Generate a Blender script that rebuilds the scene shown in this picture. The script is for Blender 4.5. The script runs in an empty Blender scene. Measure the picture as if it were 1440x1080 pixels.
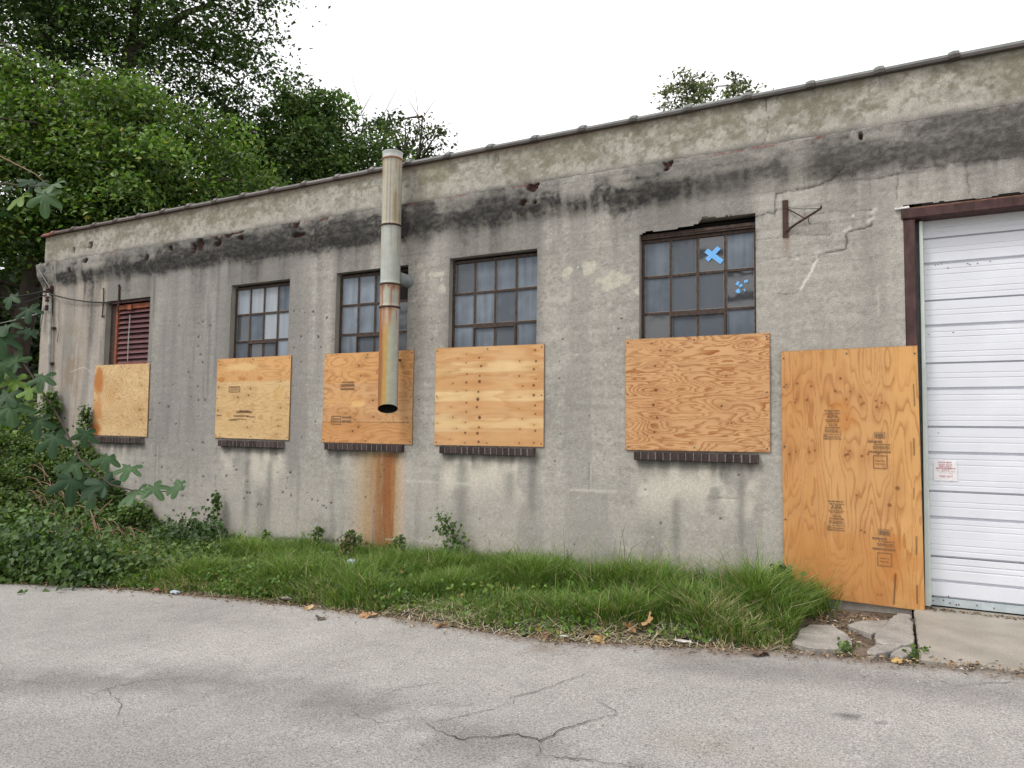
import bpy, math, random
import numpy as np
from mathutils import Vector, Matrix

S = bpy.context.scene
C = S.collection
random.seed(5)
rng = np.random.default_rng(11)

# ------------------------------------------------------------------ camera, sky, sun, exposure
cam_data = bpy.data.cameras.new('camera')
cam = bpy.data.objects.new('camera', cam_data); C.objects.link(cam); S.camera = cam
cam_data.sensor_fit = 'HORIZONTAL'; cam_data.sensor_width = 36.0
cam_data.lens = 36.0 * 999.4 / 1440.0
cam_data.clip_start = 0.05; cam_data.clip_end = 1500
YAW, PITCH, ROLL = 0.480293, 0.063173, 0.012756
fwd = Vector((-math.sin(YAW) * math.cos(PITCH), math.cos(YAW) * math.cos(PITCH), math.sin(PITCH)))
rt = Vector((math.cos(YAW), math.sin(YAW), 0)); up = rt.cross(fwd)
r2 = math.cos(ROLL) * rt + math.sin(ROLL) * up
u2 = -math.sin(ROLL) * rt + math.cos(ROLL) * up
M = Matrix((r2, u2, -fwd)).transposed().to_4x4()
M.translation = Vector((-0.3136, -7.6678, 1.6191))
cam.matrix_world = M

SUN_EL, SUN_AZ = math.radians(52), math.radians(217)      # azimuth clockwise from +Y: behind the camera, to the left
world = bpy.data.worlds.new('World'); S.world = world; world.use_nodes = True
wn = world.node_tree.nodes; wl = world.node_tree.links
for n in list(wn): wn.remove(n)
wo = wn.new('ShaderNodeOutputWorld'); bg = wn.new('ShaderNodeBackground')
sky = wn.new('ShaderNodeTexSky'); sky.sky_type = 'NISHITA'; sky.sun_disc = False
sky.sun_elevation = SUN_EL; sky.sun_rotation = SUN_AZ
sky.air_density = 1.0; sky.dust_density = 7.0; sky.ozone_density = 1.0
hs = wn.new('ShaderNodeHueSaturation'); hs.inputs['Saturation'].default_value = 0.10; hs.inputs['Value'].default_value = 1.0
mixw = wn.new('ShaderNodeMix'); mixw.data_type = 'RGBA'; mixw.inputs[0].default_value = 0.75   # closed cloud deck over the clear sky
mixw.inputs[7].default_value = (10.6, 10.5, 10.7, 1)
wl.new(sky.outputs[0], hs.inputs['Color']); wl.new(hs.outputs[0], mixw.inputs[6])
wl.new(mixw.outputs[2], bg.inputs['Color']); bg.inputs['Strength'].default_value = 0.15
wl.new(bg.outputs[0], wo.inputs[0])
sun_d = bpy.data.lights.new('sun', 'SUN'); sun = bpy.data.objects.new('sun', sun_d); C.objects.link(sun)
sun_d.energy = 1.5; sun_d.angle = math.radians(14); sun_d.color = (1, .975, .93)
sd = Vector((math.sin(SUN_AZ) * math.cos(SUN_EL), math.cos(SUN_AZ) * math.cos(SUN_EL), math.sin(SUN_EL)))
sun.rotation_euler = sd.to_track_quat('Z', 'Y').to_euler(); sun.location = (0, -10, 20)
vs = S.view_settings; vs.view_transform = 'Standard'; vs.look = 'None'; vs.exposure = 0.06; vs.gamma = 1.0; vs.use_curve_mapping = False
S.render.engine = 'CYCLES'
S.cycles.use_denoising = True
S.cycles.max_bounces = 6; S.cycles.diffuse_bounces = 3; S.cycles.glossy_bounces = 3; S.cycles.transmission_bounces = 4
S.cycles.transparent_max_bounces = 6

# ------------------------------------------------------------------ helpers
def tag(o, label=None, cat=None, group=None, kind=None):
    if label: o['label'] = label
    if cat: o['category'] = cat
    if group: o['group'] = group
    if kind: o['kind'] = kind
    return o

def empty(name, loc=(0, 0, 0), parent=None):
    o = bpy.data.objects.new(name, None); C.objects.link(o); o.location = loc
    if parent: o.parent = parent
    return o

def link(name, me, parent=None, loc=None):
    o = bpy.data.objects.new(name, me); C.objects.link(o)
    if parent: o.parent = parent
    if loc is not None: o.location = loc
    return o

def np_mesh(name, V, F, m, col=None, smooth=False):
    """V (n,3), F (k,3 or 4) index array, col (n,3) linear colours"""
    V = np.asarray(V, np.float32); F = np.asarray(F, np.int32)
    me = bpy.data.meshes.new(name)
    k = F.shape[1]
    me.vertices.add(len(V)); me.vertices.foreach_set('co', V.ravel())
    me.loops.add(F.size); me.loops.foreach_set('vertex_index', F.ravel())
    me.polygons.add(len(F)); me.polygons.foreach_set('loop_start', np.arange(0, F.size, k, dtype=np.int32))
    me.update(calc_edges=True)
    if col is not None:
        a = me.color_attributes.new('tone', 'FLOAT_COLOR', 'POINT')
        rgba = np.ones((len(V), 4), np.float32); rgba[:, :3] = col
        a.data.foreach_set('color', rgba.ravel())
    if smooth: me.polygons.foreach_set('use_smooth', np.ones(len(F), bool))
    me.materials.append(m)
    return me

class MB:
    """collects boxes, prisms, tubes; build() makes ONE mesh"""
    def __init__(s): s.v = []; s.f = []
    def add(s, vs, fs):
        n = len(s.v); s.v += [tuple(v) for v in vs]; s.f += [tuple(i + n for i in f) for f in fs]; return s
    def box(s, x0, x1, y0, y1, z0, z1, jit=0):
        vs = [(x, y, z) for z in (z0, z1) for y in (y0, y1) for x in (x0, x1)]
        if jit: vs = [tuple(c + random.uniform(-jit, jit) for c in v) for v in vs]
        return s.add(vs, [(0, 2, 3, 1), (4, 5, 7, 6), (0, 1, 5, 4), (2, 6, 7, 3), (0, 4, 6, 2), (1, 3, 7, 5)])
    def bevbox(s, x0, x1, y0, y1, z0, z1, b=.004, jit=0):
        """box with its front (-y) edges bevelled"""
        vs = [(x0, y1, z0), (x1, y1, z0), (x1, y1, z1), (x0, y1, z1), (x0, y0 + b, z0), (x1, y0 + b, z0), (x1, y0 + b, z1), (x0, y0 + b, z1),
              (x0 + b, y0, z0 + b), (x1 - b, y0, z0 + b), (x1 - b, y0, z1 - b), (x0 + b, y0, z1 - b)]
        if jit: vs = [tuple(c + random.uniform(-jit, jit) for c in v) for v in vs]
        return s.add(vs, [(1, 0, 3, 2), (0, 1, 5, 4), (1, 2, 6, 5), (2, 3, 7, 6), (3, 0, 4, 7), (4, 5, 9, 8), (5, 6, 10, 9), (6, 7, 11, 10), (7, 4, 8, 11), (8, 9, 10, 11)])
    def tube(s, pts, r, n=8, caps=True):
        pts = [Vector([float(q) for q in p]) for p in pts]; rs = [float(q) for q in r] if isinstance(r, (list, tuple)) else [float(r)] * len(pts)
        rings = []; ref = None
        for i, p in enumerate(pts):
            d = (pts[min(i + 1, len(pts) - 1)] - pts[max(i - 1, 0)]).normalized()
            if ref is None:
                ref = Vector((0, 0, 1)) if abs(d.z) < .9 else Vector((1, 0, 0))
            a = d.cross(ref).normalized(); b = a.cross(d).normalized(); ref = b
            rings.append([p + rs[i] * (math.cos(t) * a + math.sin(t) * b) for t in [2 * math.pi * k / n for k in range(n)]])
        vs = [v for ring in rings for v in ring]
        fs = [(i * n + k, i * n + (k + 1) % n, (i + 1) * n + (k + 1) % n, (i + 1) * n + k) for i in range(len(pts) - 1) for k in range(n)]
        if caps: fs += [tuple(range(n - 1, -1, -1)), tuple((len(pts) - 1) * n + k for k in range(n))]
        return s.add(vs, fs)
    def mesh(s, name, m, smooth=False):
        me = bpy.data.meshes.new(name); me.from_pydata(s.v, [], s.f); me.materials.append(m)
        me.update()
        if smooth: me.polygons.foreach_set('use_smooth', np.ones(len(me.polygons), bool))
        return me
    def build(s, name, m, parent=None, smooth=False, loc=None): return link(name, s.mesh(name, m, smooth), parent, loc)

# ---- numpy noise
def _h(xi, yi, seed):
    h = (xi * 374761393 + yi * 668265263 + seed * 144269504) & 0xffffffff
    h = ((h ^ (h >> 13)) * 1274126177) & 0xffffffff
    return ((h ^ (h >> 16)) & 0xffffff) / float(0xffffff)
def vnoise(x, y, seed=0):
    x = np.asarray(x, float); y = np.asarray(y, float)
    xi = np.floor(x).astype(np.int64); yi = np.floor(y).astype(np.int64)
    fx = x - xi; fy = y - yi; fx = fx * fx * fx * (fx * (fx * 6 - 15) + 10); fy = fy * fy * fy * (fy * (fy * 6 - 15) + 10)
    a = _h(xi, yi, seed); b = _h(xi + 1, yi, seed); c = _h(xi, yi + 1, seed); d = _h(xi + 1, yi + 1, seed)
    return (a * (1 - fx) + b * fx) * (1 - fy) + (c * (1 - fx) + d * fx) * fy
def fbm(x, y, seed=0, o=4, g=.5):
    t = 0; a = 1; n = 0
    for k in range(o):
        t = t + a * vnoise(np.asarray(x) * 2 ** k + 17.3 * k, np.asarray(y) * 2 ** k - 9.1 * k, seed + k * 7); n += a; a *= g
    return t / n
def sst(a, b, x):
    t = np.clip((np.asarray(x, float) - a) / (b - a), 0, 1); return t * t * (3 - 2 * t)
def seg_dist(X, Z, pts):
    d = np.full(X.shape, 1e9)
    for (x0, z0), (x1, z1) in zip(pts[:-1], pts[1:]):
        dx, dz = x1 - x0, z1 - z0; t = np.clip(((X - x0) * dx + (Z - z0) * dz) / (dx * dx + dz * dz + 1e-12), 0, 1)
        d = np.minimum(d, np.hypot(X - x0 - t * dx, Z - z0 - t * dz))
    return d
def mixc(c, col, m): return c * (1 - m[..., None]) + np.array(col) * m[..., None]

# ---- materials
def mat(name, col=(.5, .5, .5), rough=.8, var=.25, scale=8.0, bump=.0, bscale=60.0, attr=False, spec=.3, metal=0.0, stretch=(1, 1, 1), objvar=0.0, bdist=.004, fine=0.0, fscale=150.):
    m = bpy.data.materials.new(name); m.use_nodes = True
    nt = m.node_tree; N = nt.nodes; L = nt.links; b = N['Principled BSDF']
    b.inputs['Roughness'].default_value = rough; b.inputs['Metallic'].default_value = metal
    b.inputs['Specular IOR Level'].default_value = spec
    tc = N.new('ShaderNodeTexCoord'); mp = N.new('ShaderNodeMapping'); mp.inputs['Scale'].default_value = stretch
    L.new(tc.outputs['Object'], mp.inputs[0]); src = mp.outputs[0]
    if attr:
        a = N.new('ShaderNodeAttribute'); a.attribute_name = 'tone'; base = a.outputs['Color']
    else:
        rgb = N.new('ShaderNodeRGB'); rgb.outputs[0].default_value = (*col, 1); base = rgb.outputs[0]
    def mul(base, fac_out, lo, hi):
        mr = N.new('ShaderNodeMapRange'); mr.inputs[1].default_value = .25; mr.inputs[2].default_value = .75
        mr.inputs[3].default_value = lo; mr.inputs[4].default_value = hi; L.new(fac_out, mr.inputs[0])
        vm = N.new('ShaderNodeVectorMath'); vm.operation = 'SCALE'; L.new(base, vm.inputs[0]); L.new(mr.outputs[0], vm.inputs['Scale'])
        return vm.outputs[0]
    if var:
        n = N.new('ShaderNodeTexNoise'); n.inputs['Scale'].default_value = scale; n.inputs['Detail'].default_value = 6
        L.new(src, n.inputs[0]); base = mul(base, n.outputs[0], 1 - var, 1 + var)
    if fine:
        n = N.new('ShaderNodeTexNoise'); n.inputs['Scale'].default_value = fscale; n.inputs['Detail'].default_value = 3
        L.new(src, n.inputs[0]); base = mul(base, n.outputs[0], 1 - fine, 1 + fine)
    if objvar:
        oi = N.new('ShaderNodeObjectInfo'); mr = N.new('ShaderNodeMapRange'); mr.inputs[3].default_value = 1 - objvar; mr.inputs[4].default_value = 1 + objvar
        L.new(oi.outputs['Random'], mr.inputs[0]); vm = N.new('ShaderNodeVectorMath'); vm.operation = 'SCALE'
        L.new(base, vm.inputs[0]); L.new(mr.outputs[0], vm.inputs['Scale']); base = vm.outputs[0]
    L.new(base, b.inputs['Base Color'])
    if bump:
        n = N.new('ShaderNodeTexNoise'); n.inputs['Scale'].default_value = bscale; n.inputs['Detail'].default_value = 5
        L.new(src, n.inputs[0]); bp = N.new('ShaderNodeBump'); bp.inputs['Strength'].default_value = bump; bp.inputs['Distance'].default_value = bdist
        L.new(n.outputs[0], bp.inputs['Height']); L.new(bp.outputs[0], b.inputs['Normal'])
    return m

def leaf_mat(name, trans=.35, rough=.5, spec=.35):
    m = bpy.data.materials.new(name); m.use_nodes = True
    nt = m.node_tree; N = nt.nodes; L = nt.links; b = N['Principled BSDF']
    b.inputs['Roughness'].default_value = rough; b.inputs['Specular IOR Level'].default_value = spec
    a = N.new('ShaderNodeAttribute'); a.attribute_name = 'tone'
    L.new(a.outputs['Color'], b.inputs['Base Color'])
    tr = N.new('ShaderNodeBsdfTranslucent')
    tint = N.new('ShaderNodeVectorMath'); tint.operation = 'MULTIPLY'; tint.inputs[1].default_value = (1.15, 1.35, .45)
    L.new(a.outputs['Color'], tint.inputs[0]); L.new(tint.outputs[0], tr.inputs['Color'])
    mx = N.new('ShaderNodeMixShader'); mx.inputs[0].default_value = trans
    L.new(b.outputs[0], mx.inputs[1]); L.new(tr.outputs[0], mx.inputs[2]); L.new(mx.outputs[0], N['Material Output'].inputs[0])
    return m

M_wall = mat('stained_concrete', attr=True, rough=.92, var=.13, scale=26, bump=.8, bscale=75, fine=.26, fscale=95, spec=.15, bdist=.006)
M_plain = mat('plain_concrete', (.30, .28, .245), .92, .2, 3, .5, 60, fine=.1)
M_roof = mat('roof_felt', (.08, .08, .08), .95, .2)
M_brick = mat('sill_brick', (.052, .036, .033), .85, .35, 30, .4, 90, objvar=.35)
M_mortar = mat('mortar', (.17, .155, .145), .95, .3, 30)
M_coping = mat('coping_tile', attr=True, rough=.55, var=.25, scale=14, bump=.2, bscale=40, objvar=.14, spec=.4)
M_wood = mat('plywood_face', attr=True, rough=.75, var=.06, scale=5, fine=.05, fscale=220, spec=.2)
M_wood_edge = mat('plywood_edge', (.30, .17, .08), .85, .3, 40, stretch=(1, 6, 1))
M_ink = mat('stamp_ink', (.21, .125, .068), .9, .5, 90)
M_screw = mat('screw', (.12, .10, .09), .5, .2, metal=.6)
M_steel = mat('rusty_window_steel', (.060, .040, .032), .8, .5, 25, .3, 80)
M_putty = mat('old_putty', (.26, .25, .23), .9, .35, 40)
M_white = mat('white_painted_steel', (.66, .675, .72), .45, .05, 3, .08, 30, fine=.03, spec=.4)
M_trim = mat('pale_green_white_trim', (.62, .68, .62), .55, .08, 6)
M_seal = mat('galvanised_bottom_rail', (.42, .47, .48), .5, .2, 12)
M_brown = mat('peeling_brown_paint', (.062, .032, .030), .75, .55, 18, .5, 45, stretch=(1, 1, .35))
M_pipe = mat('galvanised_pipe', attr=True, rough=.5, var=.12, scale=12, bump=.06, bscale=30, spec=.4, fine=.06, fscale=90)
M_dark_inside = mat('soot_dark', (.012, .011, .010), .95, .2)  # near-black: sooty pipe inside, and the shade behind openings put into colour
M_iron = mat('rusted_iron', (.060, .032, .025), .85, .5, 30, .4, 60)
M_louvre = mat('red_brown_louvre', (.105, .040, .042), .6, .4, 9, .2, 40, objvar=.25, stretch=(1, 1, 3))
M_louvre_frame = mat('orange_rust_frame', (.24, .075, .035), .8, .4, 14, .3, 40)
M_cable = mat('black_cable', (.02, .02, .022), .6, .1)
M_conduit = mat('weathered_conduit', (.34, .34, .31), .7, .35, 10)
M_tape = mat('blue_tape', (.16, .42, .80), .7, .12, 40)
M_paper = mat('white_paper', (.72, .70, .71), .8, .05, 8)
M_red = mat('red_print', (.50, .22, .24), .9, .3, 60)
M_asphalt = mat('worn_asphalt', attr=True, rough=.93, var=.20, scale=48, bump=.9, bscale=110, fine=.50, fscale=105, spec=.2, bdist=.006)
def add_pits(m, scale, size, k):
    """small dark open pores in the surface"""
    N = m.node_tree.nodes; L = m.node_tree.links; b = N['Principled BSDF']; old = b.inputs['Base Color'].links[0].from_socket
    tc = N.new('ShaderNodeTexCoord'); v = N.new('ShaderNodeTexVoronoi'); v.inputs['Scale'].default_value = scale; L.new(tc.outputs['Object'], v.inputs['Vector'])
    mr = N.new('ShaderNodeMapRange'); mr.inputs[1].default_value = size * .5; mr.inputs[2].default_value = size; mr.inputs[3].default_value = k; mr.inputs[4].default_value = 1.0; L.new(v.outputs['Distance'], mr.inputs[0])
    sc = N.new('ShaderNodeVectorMath'); sc.operation = 'SCALE'; L.new(old, sc.inputs[0]); L.new(mr.outputs[0], sc.inputs['Scale']); L.new(sc.outputs[0], b.inputs['Base Color'])
add_pits(M_asphalt, 40, .25, .5)
M_crack = mat('tar_crack', (.045, .042, .040), .95, .4, 20)
M_soil = mat('soil', attr=True, rough=.97, var=.35, scale=7, bump=.9, bscale=40, fine=.3, fscale=70, spec=.1, bdist=.02)
M_slab = mat('driveway_concrete', (.300, .272, .232), .92, .22, 2.5, .6, 110, fine=.22, fscale=100)
M_slab2 = mat('cracked_concrete', (.295, .272, .245), .92, .30, 5, .9, 50, fine=.30, fscale=60, bdist=.008)
M_leaf = leaf_mat('leaf', .32, .5)
M_leaf_shiny = leaf_mat('fig_leaf', .22, .5, .16)
M_grass = leaf_mat('grass_blade', .30, .6, .2)
M_bark = mat('bark', (.075, .058, .047), .95, .4, 6, .8, 20, stretch=(1, 1, .3), bdist=.02)
M_twig = mat('dry_twig', (.20, .13, .085), .9, .3, 10)
M_stem = mat('green_stem', (.12, .13, .06), .7, .3, 10)
M_dead = mat('dead_leaf', attr=True, rough=.9, var=.25, scale=30)
M_litter = mat('crumpled_litter', (.62, .63, .66), .6, .15, 20)
M_bagblue = mat('pale_plastic', (.36, .42, .47), .5, .15, 20)

def glass_mat():
    m = bpy.data.materials.new('dirty_pane_glass'); m.use_nodes = True
    nt = m.node_tree; N = nt.nodes; L = nt.links; b = N['Principled BSDF']
    tc = N.new('ShaderNodeTexCoord'); oi = N.new('ShaderNodeObjectInfo')
    off = N.new('ShaderNodeVectorMath'); off.operation = 'MULTIPLY_ADD'; off.inputs[1].default_value = (37, 19, 53)
    L.new(oi.outputs['Random'], off.inputs[0]); L.new(tc.outputs['Object'], off.inputs[2])
    mp = N.new('ShaderNodeMapping'); mp.inputs['Scale'].default_value = (17, 1, 1.0); L.new(off.outputs[0], mp.inputs[0])
    st = N.new('ShaderNodeTexNoise'); st.inputs['Scale'].default_value = 1.0; st.inputs['Detail'].default_value = 5; L.new(mp.outputs[0], st.inputs[0])
    bl = N.new('ShaderNodeTexNoise'); bl.inputs['Scale'].default_value = 5; bl.inputs['Detail'].default_value = 4; L.new(off.outputs[0], bl.inputs[0])
    at = N.new('ShaderNodeAttribute'); at.attribute_type = 'OBJECT'; at.attribute_name = 'grime'
    # grime amount = pane's own grime * (0.55 + streaks + blotches)
    a1 = N.new('ShaderNodeMath'); a1.operation = 'MULTIPLY_ADD'; L.new(st.outputs[0], a1.inputs[0]); a1.inputs[1].default_value = .95; a1.inputs[2].default_value = -.20
    a2 = N.new('ShaderNodeMath'); a2.operation = 'MULTIPLY_ADD'; L.new(bl.outputs[0], a2.inputs[0]); a2.inputs[1].default_value = 1.2; L.new(a1.outputs[0], a2.inputs[2])
    g = N.new('ShaderNodeMath'); g.operation = 'MULTIPLY'; g.use_clamp = True; L.new(a2.outputs[0], g.inputs[0]); L.new(at.outputs['Fac'], g.inputs[1])
    mx = N.new('ShaderNodeMix'); mx.data_type = 'RGBA'; L.new(g.outputs[0], mx.inputs[0])
    mx.inputs[6].default_value = (.046, .050, .054, 1); mx.inputs[7].default_value = (.205, .245, .30, 1)
    hz = N.new('ShaderNodeAttribute'); hz.attribute_type = 'OBJECT'; hz.attribute_name = 'haze'  # haze painted into the pane colour, whitening it in streaks
    hm = N.new('ShaderNodeMath'); hm.operation = 'MULTIPLY'; hm.use_clamp = True; L.new(hz.outputs['Fac'], hm.inputs[0]); L.new(st.outputs[0], hm.inputs[1])
    m2 = N.new('ShaderNodeMix'); m2.data_type = 'RGBA'; L.new(hm.outputs[0], m2.inputs[0]); L.new(mx.outputs[2], m2.inputs[6]); m2.inputs[7].default_value = (.44, .46, .47, 1)
    L.new(m2.outputs[2], b.inputs['Base Color'])
    rr = N.new('ShaderNodeMapRange'); L.new(g.outputs[0], rr.inputs[0]); rr.inputs[2].default_value = .6; rr.inputs[3].default_value = .03; rr.inputs[4].default_value = .55
    L.new(rr.outputs[0], b.inputs['Roughness'])
    b.inputs['IOR'].default_value = 1.52; b.inputs['Specular IOR Level'].default_value = .95
    sp = N.new('ShaderNodeMapRange'); L.new(g.outputs[0], sp.inputs[0]); sp.inputs[2].default_value = .30; sp.inputs[3].default_value = 1.0; sp.inputs[4].default_value = .06; L.new(sp.outputs[0], b.inputs['Specular IOR Level'])
    wv = N.new('ShaderNodeTexNoise'); wv.inputs['Scale'].default_value = 3.0; L.new(off.outputs[0], wv.inputs[0])
    bp = N.new('ShaderNodeBump'); bp.inputs['Strength'].default_value = .16; bp.inputs['Distance'].default_value = .01
    L.new(wv.outputs[0], bp.inputs['Height']); L.new(bp.outputs[0], b.inputs['Normal'])
    return m
M_glass = glass_mat()

# ------------------------------------------------------------------ ground and road
def G(x): return .028 * np.clip(np.asarray(x, float), -10, .5)
EX = [-90, -20, -13, -12, -11.2, -10.6, -10, -9.56, -9.03, -8.63, -7.61, -6.63, -5.4, -4.29, -3.21, -2.69, -2.04, -1.52, -.92, -.51, -.12, .51, 4, 90]
EY = [-40, -26, -14, -8, -5.5, -4.2, -3.3, -2.9, -2.71, -2.62, -2.46, -2.33, -2.26, -2.24, -2.30, -2.31, -2.11, -1.98, -1.80, -1.74, -1.71, -1.66, -1.55, -1.2]
def edge(x): return np.interp(x, EX, EY)
def bank(x, y):
    x = np.asarray(x, float); y = np.asarray(y, float)
    t = y - edge(x)
    b = 1.15 * sst(10.2, 13.4, -x) * sst(.1, 2.6, t)                       # heap of vines in front of the corner
    hill = 3.2 * sst(14.2, 26, -x) * sst(-1.5, 9, y) + .5 * sst(14.4, 17, -x) * sst(.0, 3, t)
    far = 1.5 * sst(12, 60, y)
    return b + hill + far
def ground_z(x, y):
    x = np.asarray(x, float); y = np.asarray(y, float); t = y - edge(x)
    verge = -.07 + .085 * sst(-.15, .30, t) + .03 * (fbm(x * 2, y * 2, 3) - .5) * sst(0, .4, t)
    verge = np.where((x > -1.25), np.minimum(verge, -.012 - .04 * sst(-1.2, -.9, x)), verge)
    verge = np.where(x > -.14, -.09, verge)
    return G(x) + verge + bank(x, y)

def grid_mesh(name, xs, ys, zf, m, colf, keep=None):
    X, Y = np.meshgrid(xs, ys); Z = zf(X, Y)
    n = len(xs); idx = np.arange(len(xs) * len(ys)).reshape(len(ys), len(xs))
    F = np.stack([idx[:-1, :-1], idx[:-1, 1:], idx[1:, 1:], idx[1:, :-1]], -1).reshape(-1, 4)
    if keep is not None:
        cx = (X[:-1, :-1] + X[1:, 1:]) / 2; cy = (Y[:-1, :-1] + Y[1:, 1:]) / 2; F = F[keep(cx, cy).ravel()]
    return np_mesh(name, np.stack([X, Y, Z], -1).reshape(-1, 3), F, m, colf(X, Y).reshape(-1, 3), True)

def soil_col(X, Y):
    n = fbm(X * 3, Y * 3, 21); c = np.zeros(X.shape + (3,)) + np.array((.115, .085, .062))
    c = mixc(c, (.19, .15, .115), sst(.45, .7, n)); c = mixc(c, (.05, .05, .025), sst(1.0, 2.4, -X - 8) * .6)
    far = sst(12, 25, np.hypot(X + 3, Y)); return mixc(c, (.06, .075, .03), far)
xs = np.concatenate([[-400, -200, -120, -80, -55, -40], np.arange(-32, -14.5, .5), np.arange(-14.5, 2, .1), np.arange(2, 12, .6), [14, 20, 30, 45, 80, 150, 400]])
ys = np.concatenate([[-400, -150, -70, -40, -25, -15], np.arange(-11, -3, .5), np.arange(-3, 1.0, .08), np.arange(1, 16, .6), [18, 24, 32, 45, 80, 150, 400]])
tag(link('ground', grid_mesh('ground', xs, ys, ground_z, M_soil, soil_col)), kind='structure')

def road_col(X, Y):
    c = np.zeros(X.shape + (3,)) + np.array((.330, .315, .296))
    n = fbm(X * .8, Y * .8, 31); n2 = fbm(X * 3, Y * 3, 32)
    c = c * (.86 + .28 * n)[..., None]
    damp = [(-7, -5.4), (-5.7, -4.85), (-4.65, -4.27), (-3.91, -4.15), (-3.04, -4.14), (-2.37, -4.26), (-1.2, -4.4)]
    d = seg_dist(X, Y, damp) + .25 * (n2 - .5)
    c = mixc(c, (.150, .143, .135), .62 * (1 - sst(.05, .55, d)) * sst(.25, .6, n2))
    d = seg_dist(X, Y, [(-6, -5.6), (-3, -5.0), (-1, -4.9)]) + .3 * (n2 - .5); c = mixc(c, (.17, .163, .155), .35 * (1 - sst(.1, .6, d)))
    d = seg_dist(X, Y, [(-1.6, -2.45), (-.6, -2.25), (.6, -2.25), (2, -2.2)]) + .2 * (n2 - .5); c = mixc(c, (.16, .152, .143), .5 * (1 - sst(.03, .4, d)))
    for (x, y, r, k) in [(-.52, -3.0, .06, .8), (-.35, -3.02, .035, .6), (-.75, -3.8, .2, .25), (-1.2, -3.75, .25, .25)]:
        c = mixc(c, (.07, .066, .066) if k > .5 else (.22, .185, .15), k * (1 - sst(.4, 1.0, np.hypot((X - x) / (1.3 * r), (Y - y) / r) + .4 * (n2 - .5))))
    t = Y - edge(X)                                                       # washed-out dirt along the verge
    c = mixc(c, (.16, .118, .09), sst(-.30, -.02, t + .5 * (n2 - .5)) * sst(-3.6, -2.2, X) * .85)
    c = mixc(c, (.20, .165, .13), sst(-.16, 0, t + .25 * (n2 - .5)) * .7)
    c *= (.90 + .20 * fbm(X * 9, Y * 9, 39, 3))[..., None]
    return c
def build_road():
    us = np.concatenate([np.linspace(-90, -14, 20)[:-1], np.arange(-14, -8, .12), np.arange(-8, 2.5, .045), np.arange(2.5, 8, .3), np.linspace(8, 90, 14)])
    ts = np.concatenate([[0, .02], np.arange(.05, 4.4, .05), np.arange(4.6, 9, .5), [12]])
    U, T = np.meshgrid(us, ts); wob = .035 * (fbm(U * 3, U * 0, 44) - .5) * 2 * np.exp(-T * 4)
    Y = edge(U) - T + wob; Z = G(U) + .006 * (fbm(U * 1.2, Y * 1.2, 45) - .5) - .002 - .012 * np.exp(-T / .03)
    idx = np.arange(U.size).reshape(U.shape); F = np.stack([idx[1:, :-1], idx[1:, 1:], idx[:-1, 1:], idx[:-1, :-1]], -1).reshape(-1, 4)
    me = np_mesh('road', np.stack([U, Y, Z], -1).reshape(-1, 3), F, M_asphalt, road_col(U, Y).reshape(-1, 3), True)
    tag(link('road', me), kind='structure')
build_road()

cracks = [[(-2.42, -3.58), (-2.29, -3.38), (-2.22, -3.12), (-2.14, -2.97)], [(-2.66, -4.17), (-2.4, -4.28), (-2.15, -4.09), (-1.97, -4.08), (-1.91, -3.85), (-1.74, -3.57)],
          [(-1.97, -4.08), (-1.91, -4.25), (-1.69, -4.2), (-1.4, -4.16)], [(-2.75, -4.12), (-2.66, -4.17), (-2.56, -4.03), (-2.43, -3.82), (-2.36, -3.68), (-2.42, -3.58)],
          [(-4.87, -4.75), (-4.9, -4.62), (-4.84, -4.41), (-4.62, -4.22)], [(-3.2, -4.21), (-2.92, -4.29), (-2.75, -4.12)], [(-3.19, -4.02), (-3.15, -3.78), (-2.97, -3.55)],
          [(-5.79, -4.81), (-5.41, -4.74), (-5.2, -4.6)], [(-4.9, -4.62), (-4.57, -4.74), (-4.32, -4.93)], [(-1.93, -3.41), (-1.75, -3.52), (-1.74, -3.57)],
          [(-.35, -1.93), (-.13, -1.97), (.06, -2.19), (.39, -1.95), (.9, -1.9)]]
ws = [.005, .0065, .0055, .003, .004, .0025, .003, .0025, .003, .003, .003]
for pl, w0 in zip(cracks, ws):
    P = []
    for a, b in zip(pl[:-1], pl[1:]):
        n = max(2, int(math.dist(a, b) / .035))
        for i in range(n): P.append((a[0] + (b[0] - a[0]) * i / n, a[1] + (b[1] - a[1]) * i / n))
    P.append(pl[-1]); mb = MB(); L = []; R_ = []
    P = [(x + random.gauss(0, .009), y + random.gauss(0, .009)) for x, y in P]
    for i, (x, y) in enumerate(P):
        a = P[max(0, i - 1)]; b = P[min(len(P) - 1, i + 1)]; d = math.dist(a, b) or 1; nx, ny = -(b[1] - a[1]) / d, (b[0] - a[0]) / d
        w = w0 * random.uniform(.25, 1.0) * (.35 + .65 * math.sin(math.pi * min(1, (i + .6) / len(P))))
        L.append((x + nx * w, y + ny * w, float(G(x)) + .005)); R_.append((x - nx * w, y - ny * w, float(G(x)) + .005))
    n = len(P); mb.add(L + R_, [(n + i, n + i + 1, i + 1, i) for i in range(n - 1)])
    tag(mb.build('road_crack', M_crack), kind='structure')

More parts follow.
